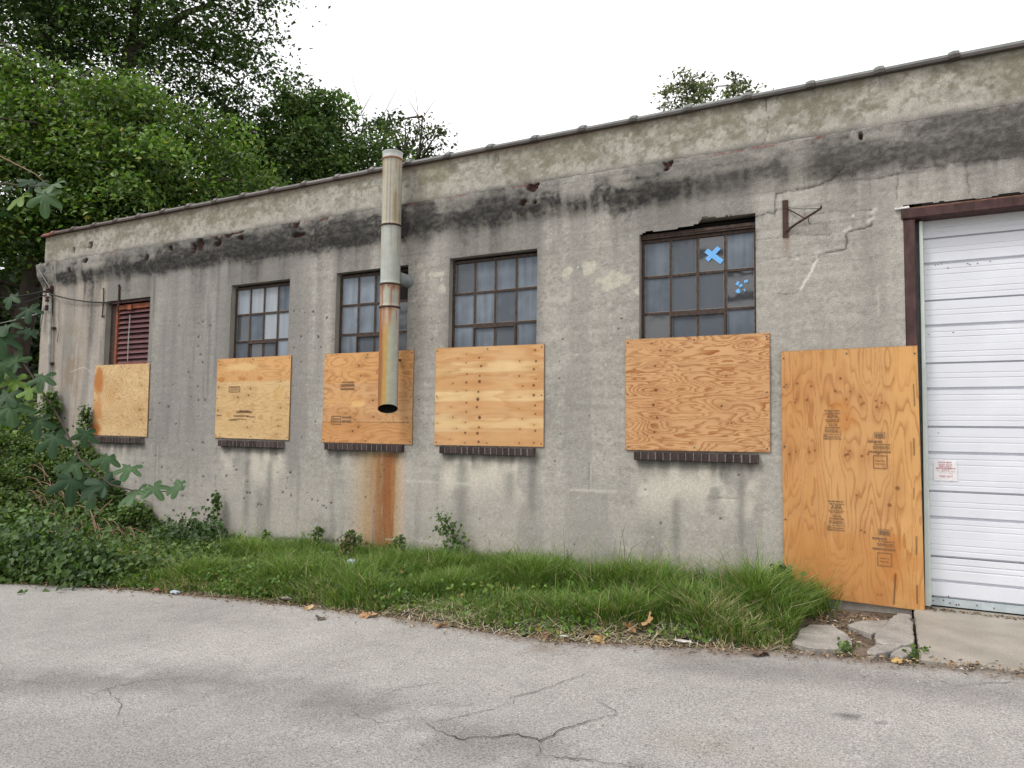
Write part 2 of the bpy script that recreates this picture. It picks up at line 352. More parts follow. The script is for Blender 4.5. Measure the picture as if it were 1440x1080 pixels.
# concrete apron in front of the garage door and its broken neighbours
def slab(name, poly, z0, z1, m, tilt=(0, 0), sub=.0, jag=.012, seed=0):
    rr = random.Random(seed); P = []
    for a, b in zip(poly, poly[1:] + poly[:1]):
        n = max(1, int(math.dist(a, b) / .06)) if jag else 1
        for i in range(n): P.append((a[0] + (b[0] - a[0]) * i / n + (rr.uniform(-jag, jag)), a[1] + (b[1] - a[1]) * i / n + rr.uniform(-jag, jag)))
    cx = sum(p[0] for p in P) / len(P); cy = sum(p[1] for p in P) / len(P); n = len(P); mb = MB()
    h = lambda x, y, z: z + tilt[0] * (x - cx) + tilt[1] * (y - cy)
    top = [(x, y, h(x, y, z1 - .008)) for x, y in P]; ins = [(cx + (x - cx) * (1 - .012 / max(.05, math.hypot(x - cx, y - cy))), cy + (y - cy) * (1 - .012 / max(.05, math.hypot(x - cx, y - cy)))) for x, y in P]
    ins = [(x, y, h(x, y, z1)) for x, y in ins]; bot = [(x, y, z0) for x, y in P]
    mb.add(ins + top + bot, [tuple(range(n))] + [(n + i, n + (i + 1) % n, (i + 1) % n, i) for i in range(n)] + [(2 * n + i, 2 * n + (i + 1) % n, n + (i + 1) % n, n + i) for i in range(n)])
    return mb.build(name, m)
tag(slab('driveway', [(-.10, -1.69), (.5, -1.635), (1.7, -1.60), (3.4, -1.56), (3.4, .02), (3.1, .02), (3.1, .20), (-.02, .20), (-.02, -.03), (-.085, -.03)], -.16, .012, M_slab, jag=.006, seed=1), kind='structure')
for poly, z1, tl, lab, sd in [([(-.965, -1.62), (-.955, -1.16), (-.88, -.97), (-.70, -.93), (-.60, -1.15), (-.55, -1.42), (-.62, -1.60), (-.8, -1.68)], -.016, (.005, .01), 'smooth grey broken slab lying beside the grass clump', 2),
                              ([(-.115, -.24), (-.125, -1.26), (-.34, -1.34), (-.385, -1.30), (-.40, -1.1), (-.345, -.80), (-.28, -.5), (-.22, -.22)], .002, (.035, .0), 'rough broken slab directly against the driveway joint, below the tall plywood sheet', 3),
                              ([(-.33, -1.37), (-.20, -1.31), (-.30, -1.50), (-.40, -1.68), (-.455, -1.62), (-.40, -1.40)], -.004, (-.03, .05), 'narrow pale broken slab tip pointing at the road', 4),
                              ([(-.16, -1.30), (-.13, -1.42), (-.22, -1.58), (-.29, -1.53), (-.26, -1.38)], -.016, (.02, .02), 'small broken slab piece beside the weed tuft at the joint', 5),
                              ([(-.62, -.78), (-.50, -.55), (-.30, -.40), (-.25, -.55), (-.33, -.85), (-.42, -1.05)], -.024, (.02, -.03), 'sunken slab fragment half covered by soil under the tall plywood sheet', 6)]:
    tag(slab('broken_slab', poly, -.12, z1, M_slab2, tl, seed=sd), lab, 'concrete slab', 'broken concrete slabs beside the driveway')

# ------------------------------------------------------------------ the building
XL, XR, DEPTH = -14.30, 7.0, 12.0
bld = tag(empty('industrial_building', (-4, 0, 0)), 'long single storey grey concrete workshop with boarded windows and tiled parapet', 'building')
def part(o):                                         # parent to the building, keeping world coordinates
    o.parent = bld; o.matrix_parent_inverse = Matrix.Translation((4, 0, 0)); return o
WIN = {'w1': (-12.35, -11.17, 3.76), 'w2': (-9.24, -8.02, 3.785), 'w3': (-7.13, -5.89, 3.79), 'w4': (-5.24, -3.985, 3.81), 'w5': (-2.71, -1.455, 3.86)}
WBOT = 2.30
def prof(Z):
    y = -.075 * sst(4.10, 4.42, Z) - .015 * sst(4.42, 4.58, Z); return np.where(Z > 4.596, .0, y)
def facade():
    def snap(a, vals):
        for v in vals: a[np.argmin(np.abs(a - v))] = v
        return a
    xs = np.concatenate([np.arange(XL, -8, .030), np.arange(-8, -4.5, .019), np.arange(-4.5, .9, .0125), np.arange(.9, 3.4, .03), np.arange(3.4, XR + .01, .1)])
    xs = np.sort(xs); xs = xs[np.concatenate([[True], np.diff(xs) > .0055])]; xs[-1] = XR
    zs = np.concatenate([np.arange(-.6, 0, .05), np.arange(0, 4.585, .0145), [4.594, 4.5965, 4.602], np.arange(4.615, 5.14, .0145), [5.14]])
    xs = snap(xs, [v for w in WIN.values() for v in w[:2]] + [-.10, 3.16]); zs = snap(zs, [WBOT, 3.76, 3.785, 3.79, 3.81])
    X, Z = np.meshgrid(xs, zs); Y = prof(Z)
    n1 = fbm(X * 1.1, Z * 1.1, 1); n2 = fbm(X * 4.5, Z * 4.5, 2); n3 = fbm(X * 17, Z * 17, 3, 3); hs_ = fbm(X * 1.5, Z * 16, 9, 3)
    st1 = fbm(X * 3.2, Z * .35, 4); st2 = fbm(X * 13, Z * .7, 5); st0 = fbm(X * 1.1, Z * .22, 6)
    c = np.zeros(X.shape + (3,)) + np.array((.350, .330, .294))
    c *= (.66 + .68 * (.22 * n2 + .46 * n1 + .32 * n3))[..., None]
    c *= (.86 + .28 * hs_)[..., None]; c = mixc(c, (.20, .19, .175), .45 * sst(.62, .70, fbm(X * 26, Z * 40, 90, 2)) * sst(.35, .6, n2)); c = mixc(c, (.47, .45, .405), .35 * sst(.60, .72, fbm(X * 19, Z * 24, 91, 3)))
    # regional tone: pinkish plaster at the far corner, greyer streaky bay next to it, paler band near the ground
    c = mixc(c, (.39, .335, .285), .75 * sst(12.0, 12.6, -X + .25 * (n2 - .5)) * (Z < 4.2))
    c = mixc(c, (.225, .212, .20), .70 * sst(7.4, 8.6, -X) * sst(11.6, 10.7, -X) * (.4 + .8 * st1) * sst(.3, 1.8, Z))
    c = mixc(c, (.405, .375, .335), .62 * sst(1.45, .5, Z) * sst(.3, .62, n1 * .6 + n2 * .4))
    c = mixc(c, (.43, .38, .33), .45 * sst(.5, .1, Z) * sst(.35, .6, n2))
    c = mixc(c, (.21, .20, .19), .55 * sst(.50, .68, st1) * sst(4.3, 3.0, Z) * sst(5.5, 9.0, -X))
    c = mixc(c, (.24, .228, .21), .40 * sst(.52, .70, st1) * (Z < 4.3))
    c = mixc(c, (.17, .163, .155), .60 * sst(.60, .74, st2) * sst(7.6, 9.0, -X) * sst(.8, 2.2, Z))
    c = mixc(c, (.42, .40, .36), .35 * sst(.60, .75, st2) * (Z < 1.3))
    c = mixc(c, (.21, .205, .19), .45 * np.exp(-((X + 7.87 + .04 * (n2 - .5)) / .10) ** 2) * sst(2.2, 3.6, Z))
    # brown stains by the conduit
    c = mixc(c, (.25, .185, .12), .55 * np.exp(-((X + 13.35) / .35) ** 2) * sst(1.4, 2.2, Z) * sst(3.6, 3.0, Z) * sst(.35, .6, n2))
    c = mixc(c, (.50, .47, .43), .55 * np.exp(-((X + 12.7 + .1 * (n2 - .5)) / .10) ** 2) * sst(1.3, 1.8, Z) * sst(3.3, 2.8, Z))
    # efflorescence and drips under the brick sills
    for k, (a, b, cc) in {'s1': (-12.40, -11.16, .35), 's2': (-9.35, -8.02, .9), 's3': (-7.22, -6.55, .35), 's4': (-5.31, -3.9, 1.0), 's5': (-2.75, -1.45, .8)}.items():
        ins = sst(a - .05, a + .1, X) * sst(b + .08, b - .1, X)
        ef = ins * sst(1.29, 1.18, Z) * sst(.60, 1.05, Z + .5 * (st1 - .5)) * sst(.36, .52, fbm(X * 3.1 + a, Z * 2.6, 12, 3))
        c = mixc(c, (.58, .54, .46), .88 * cc * ef)
        dr = ins * sst(1.32, 1.29, Z) * sst(.55, 1.28, Z + .9 * (fbm(X * 8, Z * .3, 14) - .5))
        c = mixc(c, (.085, .083, .075), .72 * dr * sst(1.0, 1.29, Z) * sst(.35, .62, fbm(X * 9, Z * 1.2, 15)))
        c = mixc(c, (.13, .125, .115), .5 * ins * sst(1.18, 1.29, Z))  # plain darker band just under each sill
    for (x, z0, z1, w) in [(-4.02, .55, 1.28, .05), (-4.32, .75, 1.1, .09), (-5.0, .35, 1.2, .10), (-1.62, .45, 1.28, .04), (-8.3, .3, 1.1, .06), (-8.75, .2, 1.1, .07), (-2.3, .3, .9, .05)]:
        c = mixc(c, (.17, .165, .15), .6 * np.exp(-((X - x + .02 * (n2 - .5)) / w) ** 2) * sst(z0 - .2, z0 + .2, Z) * sst(z1 + .05, z1 - .05, Z))
    # pale scraped horizontal line
    c = mixc(c, (.55, .52, .47), .6 * np.exp(-((Z - .93 - .02 * (n2 - .5)) / .016) ** 2) * sst(.5, .62, fbm(X * 2.2, Z * 0, 41)) * (X > -6) * (X < -1.9))
    # rust run below the pipe
    rx = X + 6.06 + .02 * (n2 - .5) + .02 * (1.3 - Z)
    rust = sst(1.31, 1.26, Z) * sst(-.50, -.12, rx - .14 * (n1 - .5)) * sst(.055, .025, rx)
    wide = sst(1.31, 1.26, Z) * sst(-.85, -.25, rx) * sst(.25, .02, rx)
    c = mixc(c, (.42, .275, .13), .85 * wide * sst(.25, .6, st2 + .15))
    c = mixc(c, (.30, .145, .058), .80 * rust * sst(.20, .52, .6 * st2 + .4 * n2 + .14 * np.exp(-(rx / .12) ** 2))); c = mixc(c, (.22, .080, .030), .7 * rust * sst(.42, .62, fbm(X * 16, Z * 1.1, 95)))
    c = mixc(c, (.30, .11, .04), .7 * sst(1.3, 1.2, Z) * np.exp(-((rx + .05) / .05) ** 2))
    c = mixc(c, (.50, .37, .29), .5 * sst(1.25, 1.1, Z) * np.exp(-((rx - .16) / .06) ** 2))
    c = mixc(c, (.11, .09, .05), .6 * wide * sst(1.08, 1.28, Z) * sst(.4, .6, st2))
    # rust below the bracket
    c = mixc(c, (.20, .11, .07), .55 * np.exp(-((X + 1.15) / .035) ** 2) * sst(3.30, 3.62, Z) * sst(3.7, 3.63, Z))
    # paint-white dabs
    for (x, z, a, b) in [(-3.02, 3.335, .15, .085), (-3.33, 3.53, .075, .085), (-3.58, 3.50, .07, .06), (-2.72, 3.20, .07, .06), (-5.66, 3.58, .06, .10), (-5.45, 3.62, .13, .04), (-5.35, 3.42, .05, .06), (-5.7, 3.75, .04, .05)]:
        c = mixc(c, (.50, .47, .39), .85 * sst(1.15, .85, np.hypot((X - x) / a, (Z - z) / b) + 1.9 * (fbm(X * 9, Z * 9, 18, 4) - .5)) * (.5 + .8 * n3))
    # parapet: beige render with olive lichen in its upper half
    par = (Z > 4.598).astype(float)
    pc = np.zeros_like(c) + np.array((.335, .315, .275)); pc *= (.72 + .56 * (.5 * n2 + .5 * n1))[..., None]
    topb = (Z - 4.60) / .54
    lf = fbm(X * 7, Z * 8, 22, 5, .68); lich = .62 * lf + .38 * fbm(X * 2.2, Z * 2.6, 122, 3) + .30 * (topb - .52) + .26 * (fbm(X * .8, Z * .5, 23) - .5)
    pc *= (.80 + .40 * n3)[..., None]
    pc = mixc(pc, (.235, .220, .165), .45 * sst(.38, .62, lich)); pc = mixc(pc, (.175, .163, .115), .66 * sst(.50, .56, lich) * sst(.30, .60, fbm(X * 16, Z * 18, 123, 3)))
    pc = mixc(pc, (.43, .405, .35), .60 * sst(.50, .45, lich) * sst(.44, .58, fbm(X * 13, Z * 13, 24, 3)))
    pc = mixc(pc, (.17, .155, .11), .55 * sst(.57, .66, fbm(X * 22, Z * 22, 25, 3)) * sst(.15, .5, topb + .2 * n2))
    pc = mixc(pc, (.42, .29, .235), .6 * sst(5.06, 5.12, Z + .03 * (n2 - .5)) * sst(-1.2, -4, X) * .7)
    pc = mixc(pc, (.09, .087, .08), .80 * sst(4.70, 4.60, Z - .07 * (n2 - .5)))
    pc = mixc(pc, (.24, .22, .14), .6 * np.exp(-((X + 5.55) / .22) ** 2) * sst(.3, .55, n2))
    c = np.where(par[..., None] > 0, pc, c)
    # soot on the cornice, with drips
    band = sst(4.02, 4.36, Z) * (1 - par)
    core = np.exp(-((Z - 4.37) / .085) ** 2)
    sn = fbm(X * .9, Z * 2.2, 26, 4)
    cz_ = Z - 4.345 - .10 * (fbm(X * 1.3, Z * 0, 126, 3) - .5); core = np.where(cz_ > 0, np.exp(-(cz_ / .10) ** 2), np.exp(-(cz_ / .15) ** 2)); gran = sst(.15, .80, .4 * n3 + .6 * fbm(X * 7, Z * 10, 127, 5, .65))
    big = .45 + .9 * sst(.32, .62, fbm(X * .42, Z * 0 + 3, 131, 3)); hi_ = sst(4.38, 4.46, Z)
    soot_dark = (1 - par) * np.clip((core * big * (.30 + 1.35 * sst(.28, .64, sn)) + .42 * band * sst(.35, .62, n2) + .26 * band * big + .30 * hi_ * sst(.45, .65, fbm(X * 5, Z * 14, 132, 4)) + .55 * hi_ * sst(-.6, .6, X)) * (.42 + .95 * gran), 0, 1)
    dl = .18 + .95 * sst(.45, .78, fbm(X * 2.6, X * 0, 27, 3)) * (.45 + .8 * sst(9, 13, -X))
    drip = (1 - par) * sst(4.45, 4.25, Z) * np.exp(-np.clip(4.28 - Z, 0, 9) / dl) * sst(.28, .72, fbm(X * 2.6, Z * .15, 27, 3) * .55 + .45 * st2)
    tot = np.clip(soot_dark * .98 + 1.05 * drip * (.5 + .7 * gran), 0, .97)
    tot *= 1 - .55 * np.exp(-((X + 1.02) / .09) ** 2) * sst(.2, .5, n2 + .2)
    tot *= .80 + .20 * sst(1.0, 3.0, -X - 0) + .1
    fg = .5 * fbm(X * 28, Z * 34, 128, 3) + .5 * fbm(X * 9, Z * 26, 129, 3); c = mixc(c, (.040, .038, .037), np.clip(tot, 0, 1) ** 1.15 * np.clip(.40 + 1.0 * fg, .3, 1) * .97)
    c = mixc(c, (.05, .048, .045), .75 * np.exp(-((X + 5.62) / .16) ** 2) * sst(3.75, 4.3, Z) * (1 - par) * sst(.3, .5, n2 + .15))  # darker patch on the wall right of the pipe
    c = mixc(c, (.30, .285, .26), .5 * (1 - par) * sst(4.46, 4.58, Z) * sst(.48, .62, fbm(X * 6, Z * 9, 28)))
    # ragged red brick arris just under the parapet
    br = (Z > 4.565) & (Z < 4.6); c = mixc(c, (.19, .075, .06), br * .55 * sst(.50, .62, fbm(X * 2.2, Z * 9, 29, 4)) * sst(.35, .6, n3))
    c = mixc(c, (.03, .029, .028), ((Z > 4.586) & (Z < 4.608)) * .8 * sst(.25, .55, fbm(X * 7, Z * 0, 30)))
    # faint block coursing, strongest at the upper right
    vis = .30 * sst(2.6, 3.6, Z) * (1 - par) * sst(.42, .60, fbm(X * 1.4, Z * 2.4, 33)) + .42 * sst(-1.6, -.8, X) * sst(3.6, 3.8, Z) * sst(4.25, 4.12, Z) * sst(.40, .62, fbm(X * 2.0, Z * 3.0, 130, 3))
    row = np.round((Z - 3.72) / .2); zj = np.abs(Z - 3.72 - .2 * row + .008 * (n2 - .5)); xj = np.abs(((X + .2 * (row % 2)) / .4) - np.round((X + .2 * (row % 2)) / .4)) * .4
    rough_z = np.floor((Z - 3.72) / .2); xv = (X + .17 + .2 * (rough_z % 2) + .012 * n2) / .4; xj = np.abs(xv - np.round(xv)) * .4
    jn = np.maximum(np.exp(-(zj / .009) ** 2), .7 * np.exp(-(xj / .010) ** 2))
    c = mixc(c, (.15, .14, .13), vis * jn); Y = Y + .0025 * vis * jn
    # cracks
    def crack(pts, w, k=.85, deep=.008, col=(.045, .04, .036)):
        nonlocal c, Y
        x0, x1 = min(p[0] for p in pts) - .1, max(p[0] for p in pts) + .1; z0, z1 = min(p[1] for p in pts) - .1, max(p[1] for p in pts) + .1
        i0, i1 = np.searchsorted(xs, [x0, x1]); j0, j1 = np.searchsorted(zs, [z0, z1]); s = (slice(j0, j1), slice(i0, i1))
        d = seg_dist(X[s] + .022 * (fbm(X[s] * 25, Z[s] * 25, 35, 2) - .5), Z[s] + .022 * (fbm(X[s] * 25, Z[s] * 25, 36, 2) - .5), pts)
        e = k * np.exp(-(d / w) ** 2); c[s] = mixc(c[s], col, e); Y[s] += deep * e
    crack([(-1.47, 3.86), (-1.33, 3.90), (-1.26, 3.87), (-1.25, 4.09), (-1.0, 4.10), (-.88, 4.11), (-.72, 4.15), (-.62, 4.24)], .008)
    crack([(-.37, 3.80), (-.375, 3.64), (-.59, 3.60), (-.60, 3.44), (-.83, 3.41), (-.90, 3.34)], .008)
    crack([(-.87, 3.37), (-.90, 3.28), (-1.03, 3.06)], .013, .9, -.003, (.62, .60, .56))
    for q in [(-.39, 3.70), (-.60, 3.62), (-.37, 3.78), (-.87, 3.41)]: crack([q, (q[0] + .03, q[1] + .015)], .022, .8, -.004, (.56, .54, .50))
    crack([(-1.03, 3.06), (-1.10, 3.03), (-1.3, 3.04)], .005, .5)
    crack([(-.37, 3.80), (-.60, 3.82), (-1.0, 3.83)], .005, .55); crack([(-1.45, 3.62), (-1.1, 3.64), (-.75, 3.6)], .005, .5); crack([(-1.44, 3.40), (-1.0, 3.42), (-.85, 3.41)], .005, .4)
    crack([(-.32, 4.10), (-.14, 4.13), (-.15, 3.88)], .006, .6); crack([(-.14, 4.13), (.3, 4.16), (.9, 4.12)], .006, .5); crack([(-.62, 4.13), (-.32, 4.10)], .005, .4)
    crack([(.42, 4.12), (.44, 3.85)], .007, .5); crack([(-1.47, 3.75), (-1.44, 3.6), (-1.46, 3.5)], .007, .6)
    crack([(-8.7, -.03), (-7.5, .03), (-6.4, .05), (-5.95, .02)], .012, .7); crack([(-6.2, .14), (-5.6, .17), (-5.0, .16)], .008, .6, -.002, (.55, .52, .48))
    crack([(-1.34, 5.12), (-1.335, 5.0)], .008, .8); crack([(-1.32, 4.93), (-1.33, 4.75), (-1.37, 4.64)], .005, .6); crack([(-4.55, 5.12), (-4.54, 4.98)], .006, .6)
    crack([(-13.3, 2.55), (-12.9, 2.62), (-12.55, 2.45)], .010, .6, -.002, (.55, .50, .44)); crack([(-13.1, 3.0), (-13.1, 2.0), (-13.15, 1.4)], .012, .5, .003, (.16, .12, .09))
    crack([(-1.9, .92), (-1.65, .93)], .006, .5); crack([(-.33, 3.05), (-.325, 2.75)], .012, .5, -.001, (.48, .44, .37))
    for (x, z0, z1) in [(-10.85, .55, 1.28), (-9.45, .6, 1.28), (-9.45, .35, .5), (-3.3, .95, 1.25)]:
        crack([(x, z1), (x, z0)], .010, .55, .002, (.16, .155, .14)); crack([(x + .025, z1), (x + .025, z0)], .008, .45, 0, (.50, .48, .43))
    # spalled holes at the cornice: broken through to dark red clay
    def hole(x, z, a, b, col=(.050, .022, .018), dp=.045):
        nonlocal c, Y
        i0, i1 = np.searchsorted(xs, [x - 2 * a, x + 2 * a]); j0, j1 = np.searchsorted(zs, [z - 2 * b, z + 2 * b]); s = (slice(j0, j1), slice(i0, i1))
        e = sst(1.15, .85, np.hypot((X[s] - x) / a, (Z[s] - z) / b) + 1.1 * (fbm(X[s] * 22, Z[s] * 22, 38, 3) - .5)); c[s] = mixc(c[s], col, e * .95); Y[s] += dp * e
    for h in [(-4.02, 4.545, .07, .05), (-3.98, 4.575, .05, .03), (-2.36, 4.56, .06, .035), (-2.38, 4.51, .035, .03), (-9.25, 4.56, .10, .045), (-9.05, 4.59, .14, .03), (-9.5, 4.47, .06, .07), (-9.0, 4.49, .06, .035), (-9.9, 4.49, .07, .09), (-10.05, 4.42, .05, .07),
              (-10.6, 4.50, .05, .04), (-11.2, 4.42, .05, .05), (-7.85, 4.56, .06, .06), (-7.82, 4.40, .12, .035), (-4.15, 4.38, .05, .04), (-4.0, 4.36, .03, .025), (-12.9, 4.52, .08, .04), (-13.4, 4.4, .06, .05), (-.45, 4.52, .02, .03), (-12.9, 4.82, .05, .06), (-13.4, 4.78, .03, .05)]: hole(*h)
    for k in range(195):
        x = random.uniform(-11.5, -5.6) if k < 150 else random.uniform(-5.6, -1.3); z = random.uniform(.3, 3.4); r = random.uniform(.010, .020) if x < -7 else random.uniform(.005, .011)
        hole(x, z, max(r, .014 if x < -8 else .009), r, (.06, .055, .05), .008)
    for k in range(45): hole(random.uniform(-6, -.2), random.uniform(.1, 4.0), random.uniform(.006, .02), random.uniform(.006, .014), (.52, .50, .45), .0)
    Y = Y + .0035 * (n3 - .5) + .006 * (n2 - .5) * (1 + 1.2 * band)
    Xp = X + np.minimum(prof(Z), 0) * 1.25 * (X < XL + .001)              # the cornice returns round the corner
    Xp = Xp + np.where(X < XL + .001, .02 * (n2 - .5), 0)
    idx = np.arange(X.size).reshape(X.shape); F4 = np.stack([idx[:-1, :-1], idx[:-1, 1:], idx[1:, 1:], idx[1:, :-1]], -1)
    cx = (X[:-1, :-1] + X[1:, 1:]) / 2; cz = (Z[:-1, :-1] + Z[1:, 1:]) / 2; keep = np.ones(cx.shape, bool)
    for k, (a, b, t) in WIN.items():
        top = t + 0 * cx
        if k == 'w5':                                                    # broken, sagging arris over this window
            top = 3.835 + .055 * sst(-2.05, -2.0, cx) + .05 * (fbm(cx * 5, cx * 0, 71, 4) - .5) * 2 * sst(-1.46, -1.75, cx) + .03 * sst(-2.7, -2.3, cx)
        keep &= ~((cx > a) & (cx < b) & (cz > WBOT) & (cz < top))
    keep &= ~((cx > -.10) & (cx < 3.16) & (cz < 3.80 + .03 * (fbm(cx * 4, cx * 0, 72, 4) - .5)))
    V = np.stack([Xp, Y, Z], -1).reshape(-1, 3); col = np.clip(c, .015, .8).reshape(-1, 3)
    for name, sel in (('wall', cz < 4.599), ('parapet', cz >= 4.599)):
        F = F4[keep & sel].reshape(-1, 4); u, inv = np.unique(F, return_inverse=True)
        part(link(name, np_mesh(name, V[u], inv.reshape(-1, 4), M_wall, col[u], True)))
facade()
mb = MB()                                            # the other walls, the roof and the reveals
mb.box(XL, XL + .2, .012, DEPTH, -.6, 4.594); mb.box(XR - .2, XR, .012, DEPTH, -.6, 4.594); mb.box(XL + .2, XR - .2, DEPTH - .2, DEPTH, -.6, 5.1)
mb.box(XL, XL + .2, .03, DEPTH, 4.596, 5.138); mb.box(XR - .2, XR, .03, DEPTH, 4.596, 5.138); mb.box(XL + .2, XR - .2, .20, .24, 4.5, 5.138)
part(mb.build('side_wall', M_plain))
part(MB().box(XL + .2, XR - .2, .24, DEPTH - .2, 4.7, 4.8).build('roof', M_roof))
part(MB().box(XL + .21, XR - .21, .9, .95, -.4, 4.69).build('inner_partition', M_dark_inside))

# coping tiles with collars
def coping_mesh(L):
    prof_ = [(-.055, -.025), (-.06, 0.0), (-.035, .022)] + [(.10 - .135 * math.cos(t), .022 + .045 * math.sin(t)) for t in [math.pi * k / 8 for k in range(1, 8)]] + [(.235, .022), (.27, 0), (.265, -.025)]
    def ring(x, k): return [(x, .10 + (y - .10) * k, z * k + (.0 if k == 1 else .002)) for y, z in prof_]
    st = [(0, 1.0), (L - .10, 1.0), (L - .095, 1.12), (L - .055, 1.24), (L - .012, 1.18), (L - .006, 1.0)]
    n = len(prof_); vs = []; fs = []
    for x, k in st: vs += ring(x, k)
    for i in range(len(st) - 1): fs += [(i * n + j, (i + 1) * n + j, (i + 1) * n + j + 1, i * n + j + 1) for j in range(n - 1)] + [(i * n + n - 1, (i + 1) * n + n - 1, (i + 1) * n, i * n)]
    fs += [tuple(range(n)), tuple(len(vs) - n + j for j in reversed(range(n)))]
    return vs, fs
TL = .625; cv, cf = coping_mesh(TL)
x = .40 + .0; tiles = []
k = 0
while x + TL * k < XR + .3: k += 1
x_right = x + TL * (k - 1)
def coping_tile(xr, L=TL + .005):
    v, f = coping_mesh(L); v = np.array(v); mx = xr - L / 2; red = float(sst(-9.5, -14, mx)); mid = float(sst(-3, -9, mx))
    base = np.array((.130, .142, .134)) * (1 - mid) + np.array((.125, .112, .105)) * mid; base = base * (1 - red) + np.array((.095, .068, .060)) * red
    base = base * random.uniform(.85, 1.15)
    col = np.tile(base, (len(v), 1)); low = v[:, 2] < .005; col[low] = col[low] * .4 + np.array((.06, .035, .03)) * .6
    if mx < -13.9: col = np.tile(np.array((.17, .062, .045)), (len(v), 1))
    me = bpy.data.meshes.new('coping_tile'); me.from_pydata([tuple(p) for p in v], [], f); me.materials.append(M_coping)
    a = me.color_attributes.new('tone', 'FLOAT_COLOR', 'POINT'); rgba = np.ones((len(v), 4), np.float32); rgba[:, :3] = col; a.data.foreach_set('color', rgba.ravel())
    o = part(link('coping_tile', me)); o.location = (xr - L, .0 + random.uniform(-.004, .004), 5.155 + random.uniform(-.004, .004)); o.rotation_euler = (random.uniform(-.01, .01), random.uniform(-.004, .004), random.uniform(-.004, .004))
xr = x_right
while xr - TL > XL - .06: coping_tile(xr); xr -= TL
coping_tile(xr, xr - (XL - .06))

# windows
BAR = .026
pane_cache = {}
def pane_mesh(w, h):
    key = (round(w, 4), round(h, 4))
    if key not in pane_cache:
        nx, nz = 4, 5; vs = [(-w / 2 + w * i / nx, 0, -h / 2 + h * j / nz) for j in range(nz + 1) for i in range(nx + 1)]
        fs = [(j * (nx + 1) + i, j * (nx + 1) + i + 1, (j + 1) * (nx + 1) + i + 1, (j + 1) * (nx + 1) + i) for j in range(nz) for i in range(nx)]
        b = len(vs); vs += [(-w / 2, .004, -h / 2), (w / 2, .004, -h / 2), (w / 2, .004, h / 2), (-w / 2, .004, h / 2)]; fs.append((b + 3, b + 2, b + 1, b))
        me = bpy.data.meshes.new('pane'); me.from_pydata(vs, [], fs); me.materials.append(M_glass); pane_cache[key] = me
    return pane_cache[key]
putty_cache = {}
def putty_mesh(w, h):
    key = (round(w, 4), round(h, 4))
    if key not in putty_cache:
        mb = MB(); t = .006
        for (x0, x1, z0, z1) in [(-w / 2, w / 2, -h / 2, -h / 2 + t), (-w / 2, -w / 2 + t, -h / 2 + t, h / 2), (w / 2 - t, w / 2, -h / 2 + t, h / 2)]: mb.box(x0, x1, -.006, .0, z0, z1)
        putty_cache[key] = mb.mesh('putty', M_putty)
    return putty_cache[key]
GR = {'w2': [[.95, 1.1, 1.15, .35], [.10, .30, 1.1, .95], [.25, .05, .15, .75]], 'w3': [[1.0, .9, .5, .1], [.85, .75, .6, .05], [.7, .35, .4, .05]],
      'w4': [[.25, .75, .75, .8], [.8, .85, .40, .75], [.8, .8, .3, .65]], 'w5': [[.75, .40, .02, .75], [.60, .38, .35, .01], [.03, .55, .35, .60]]}
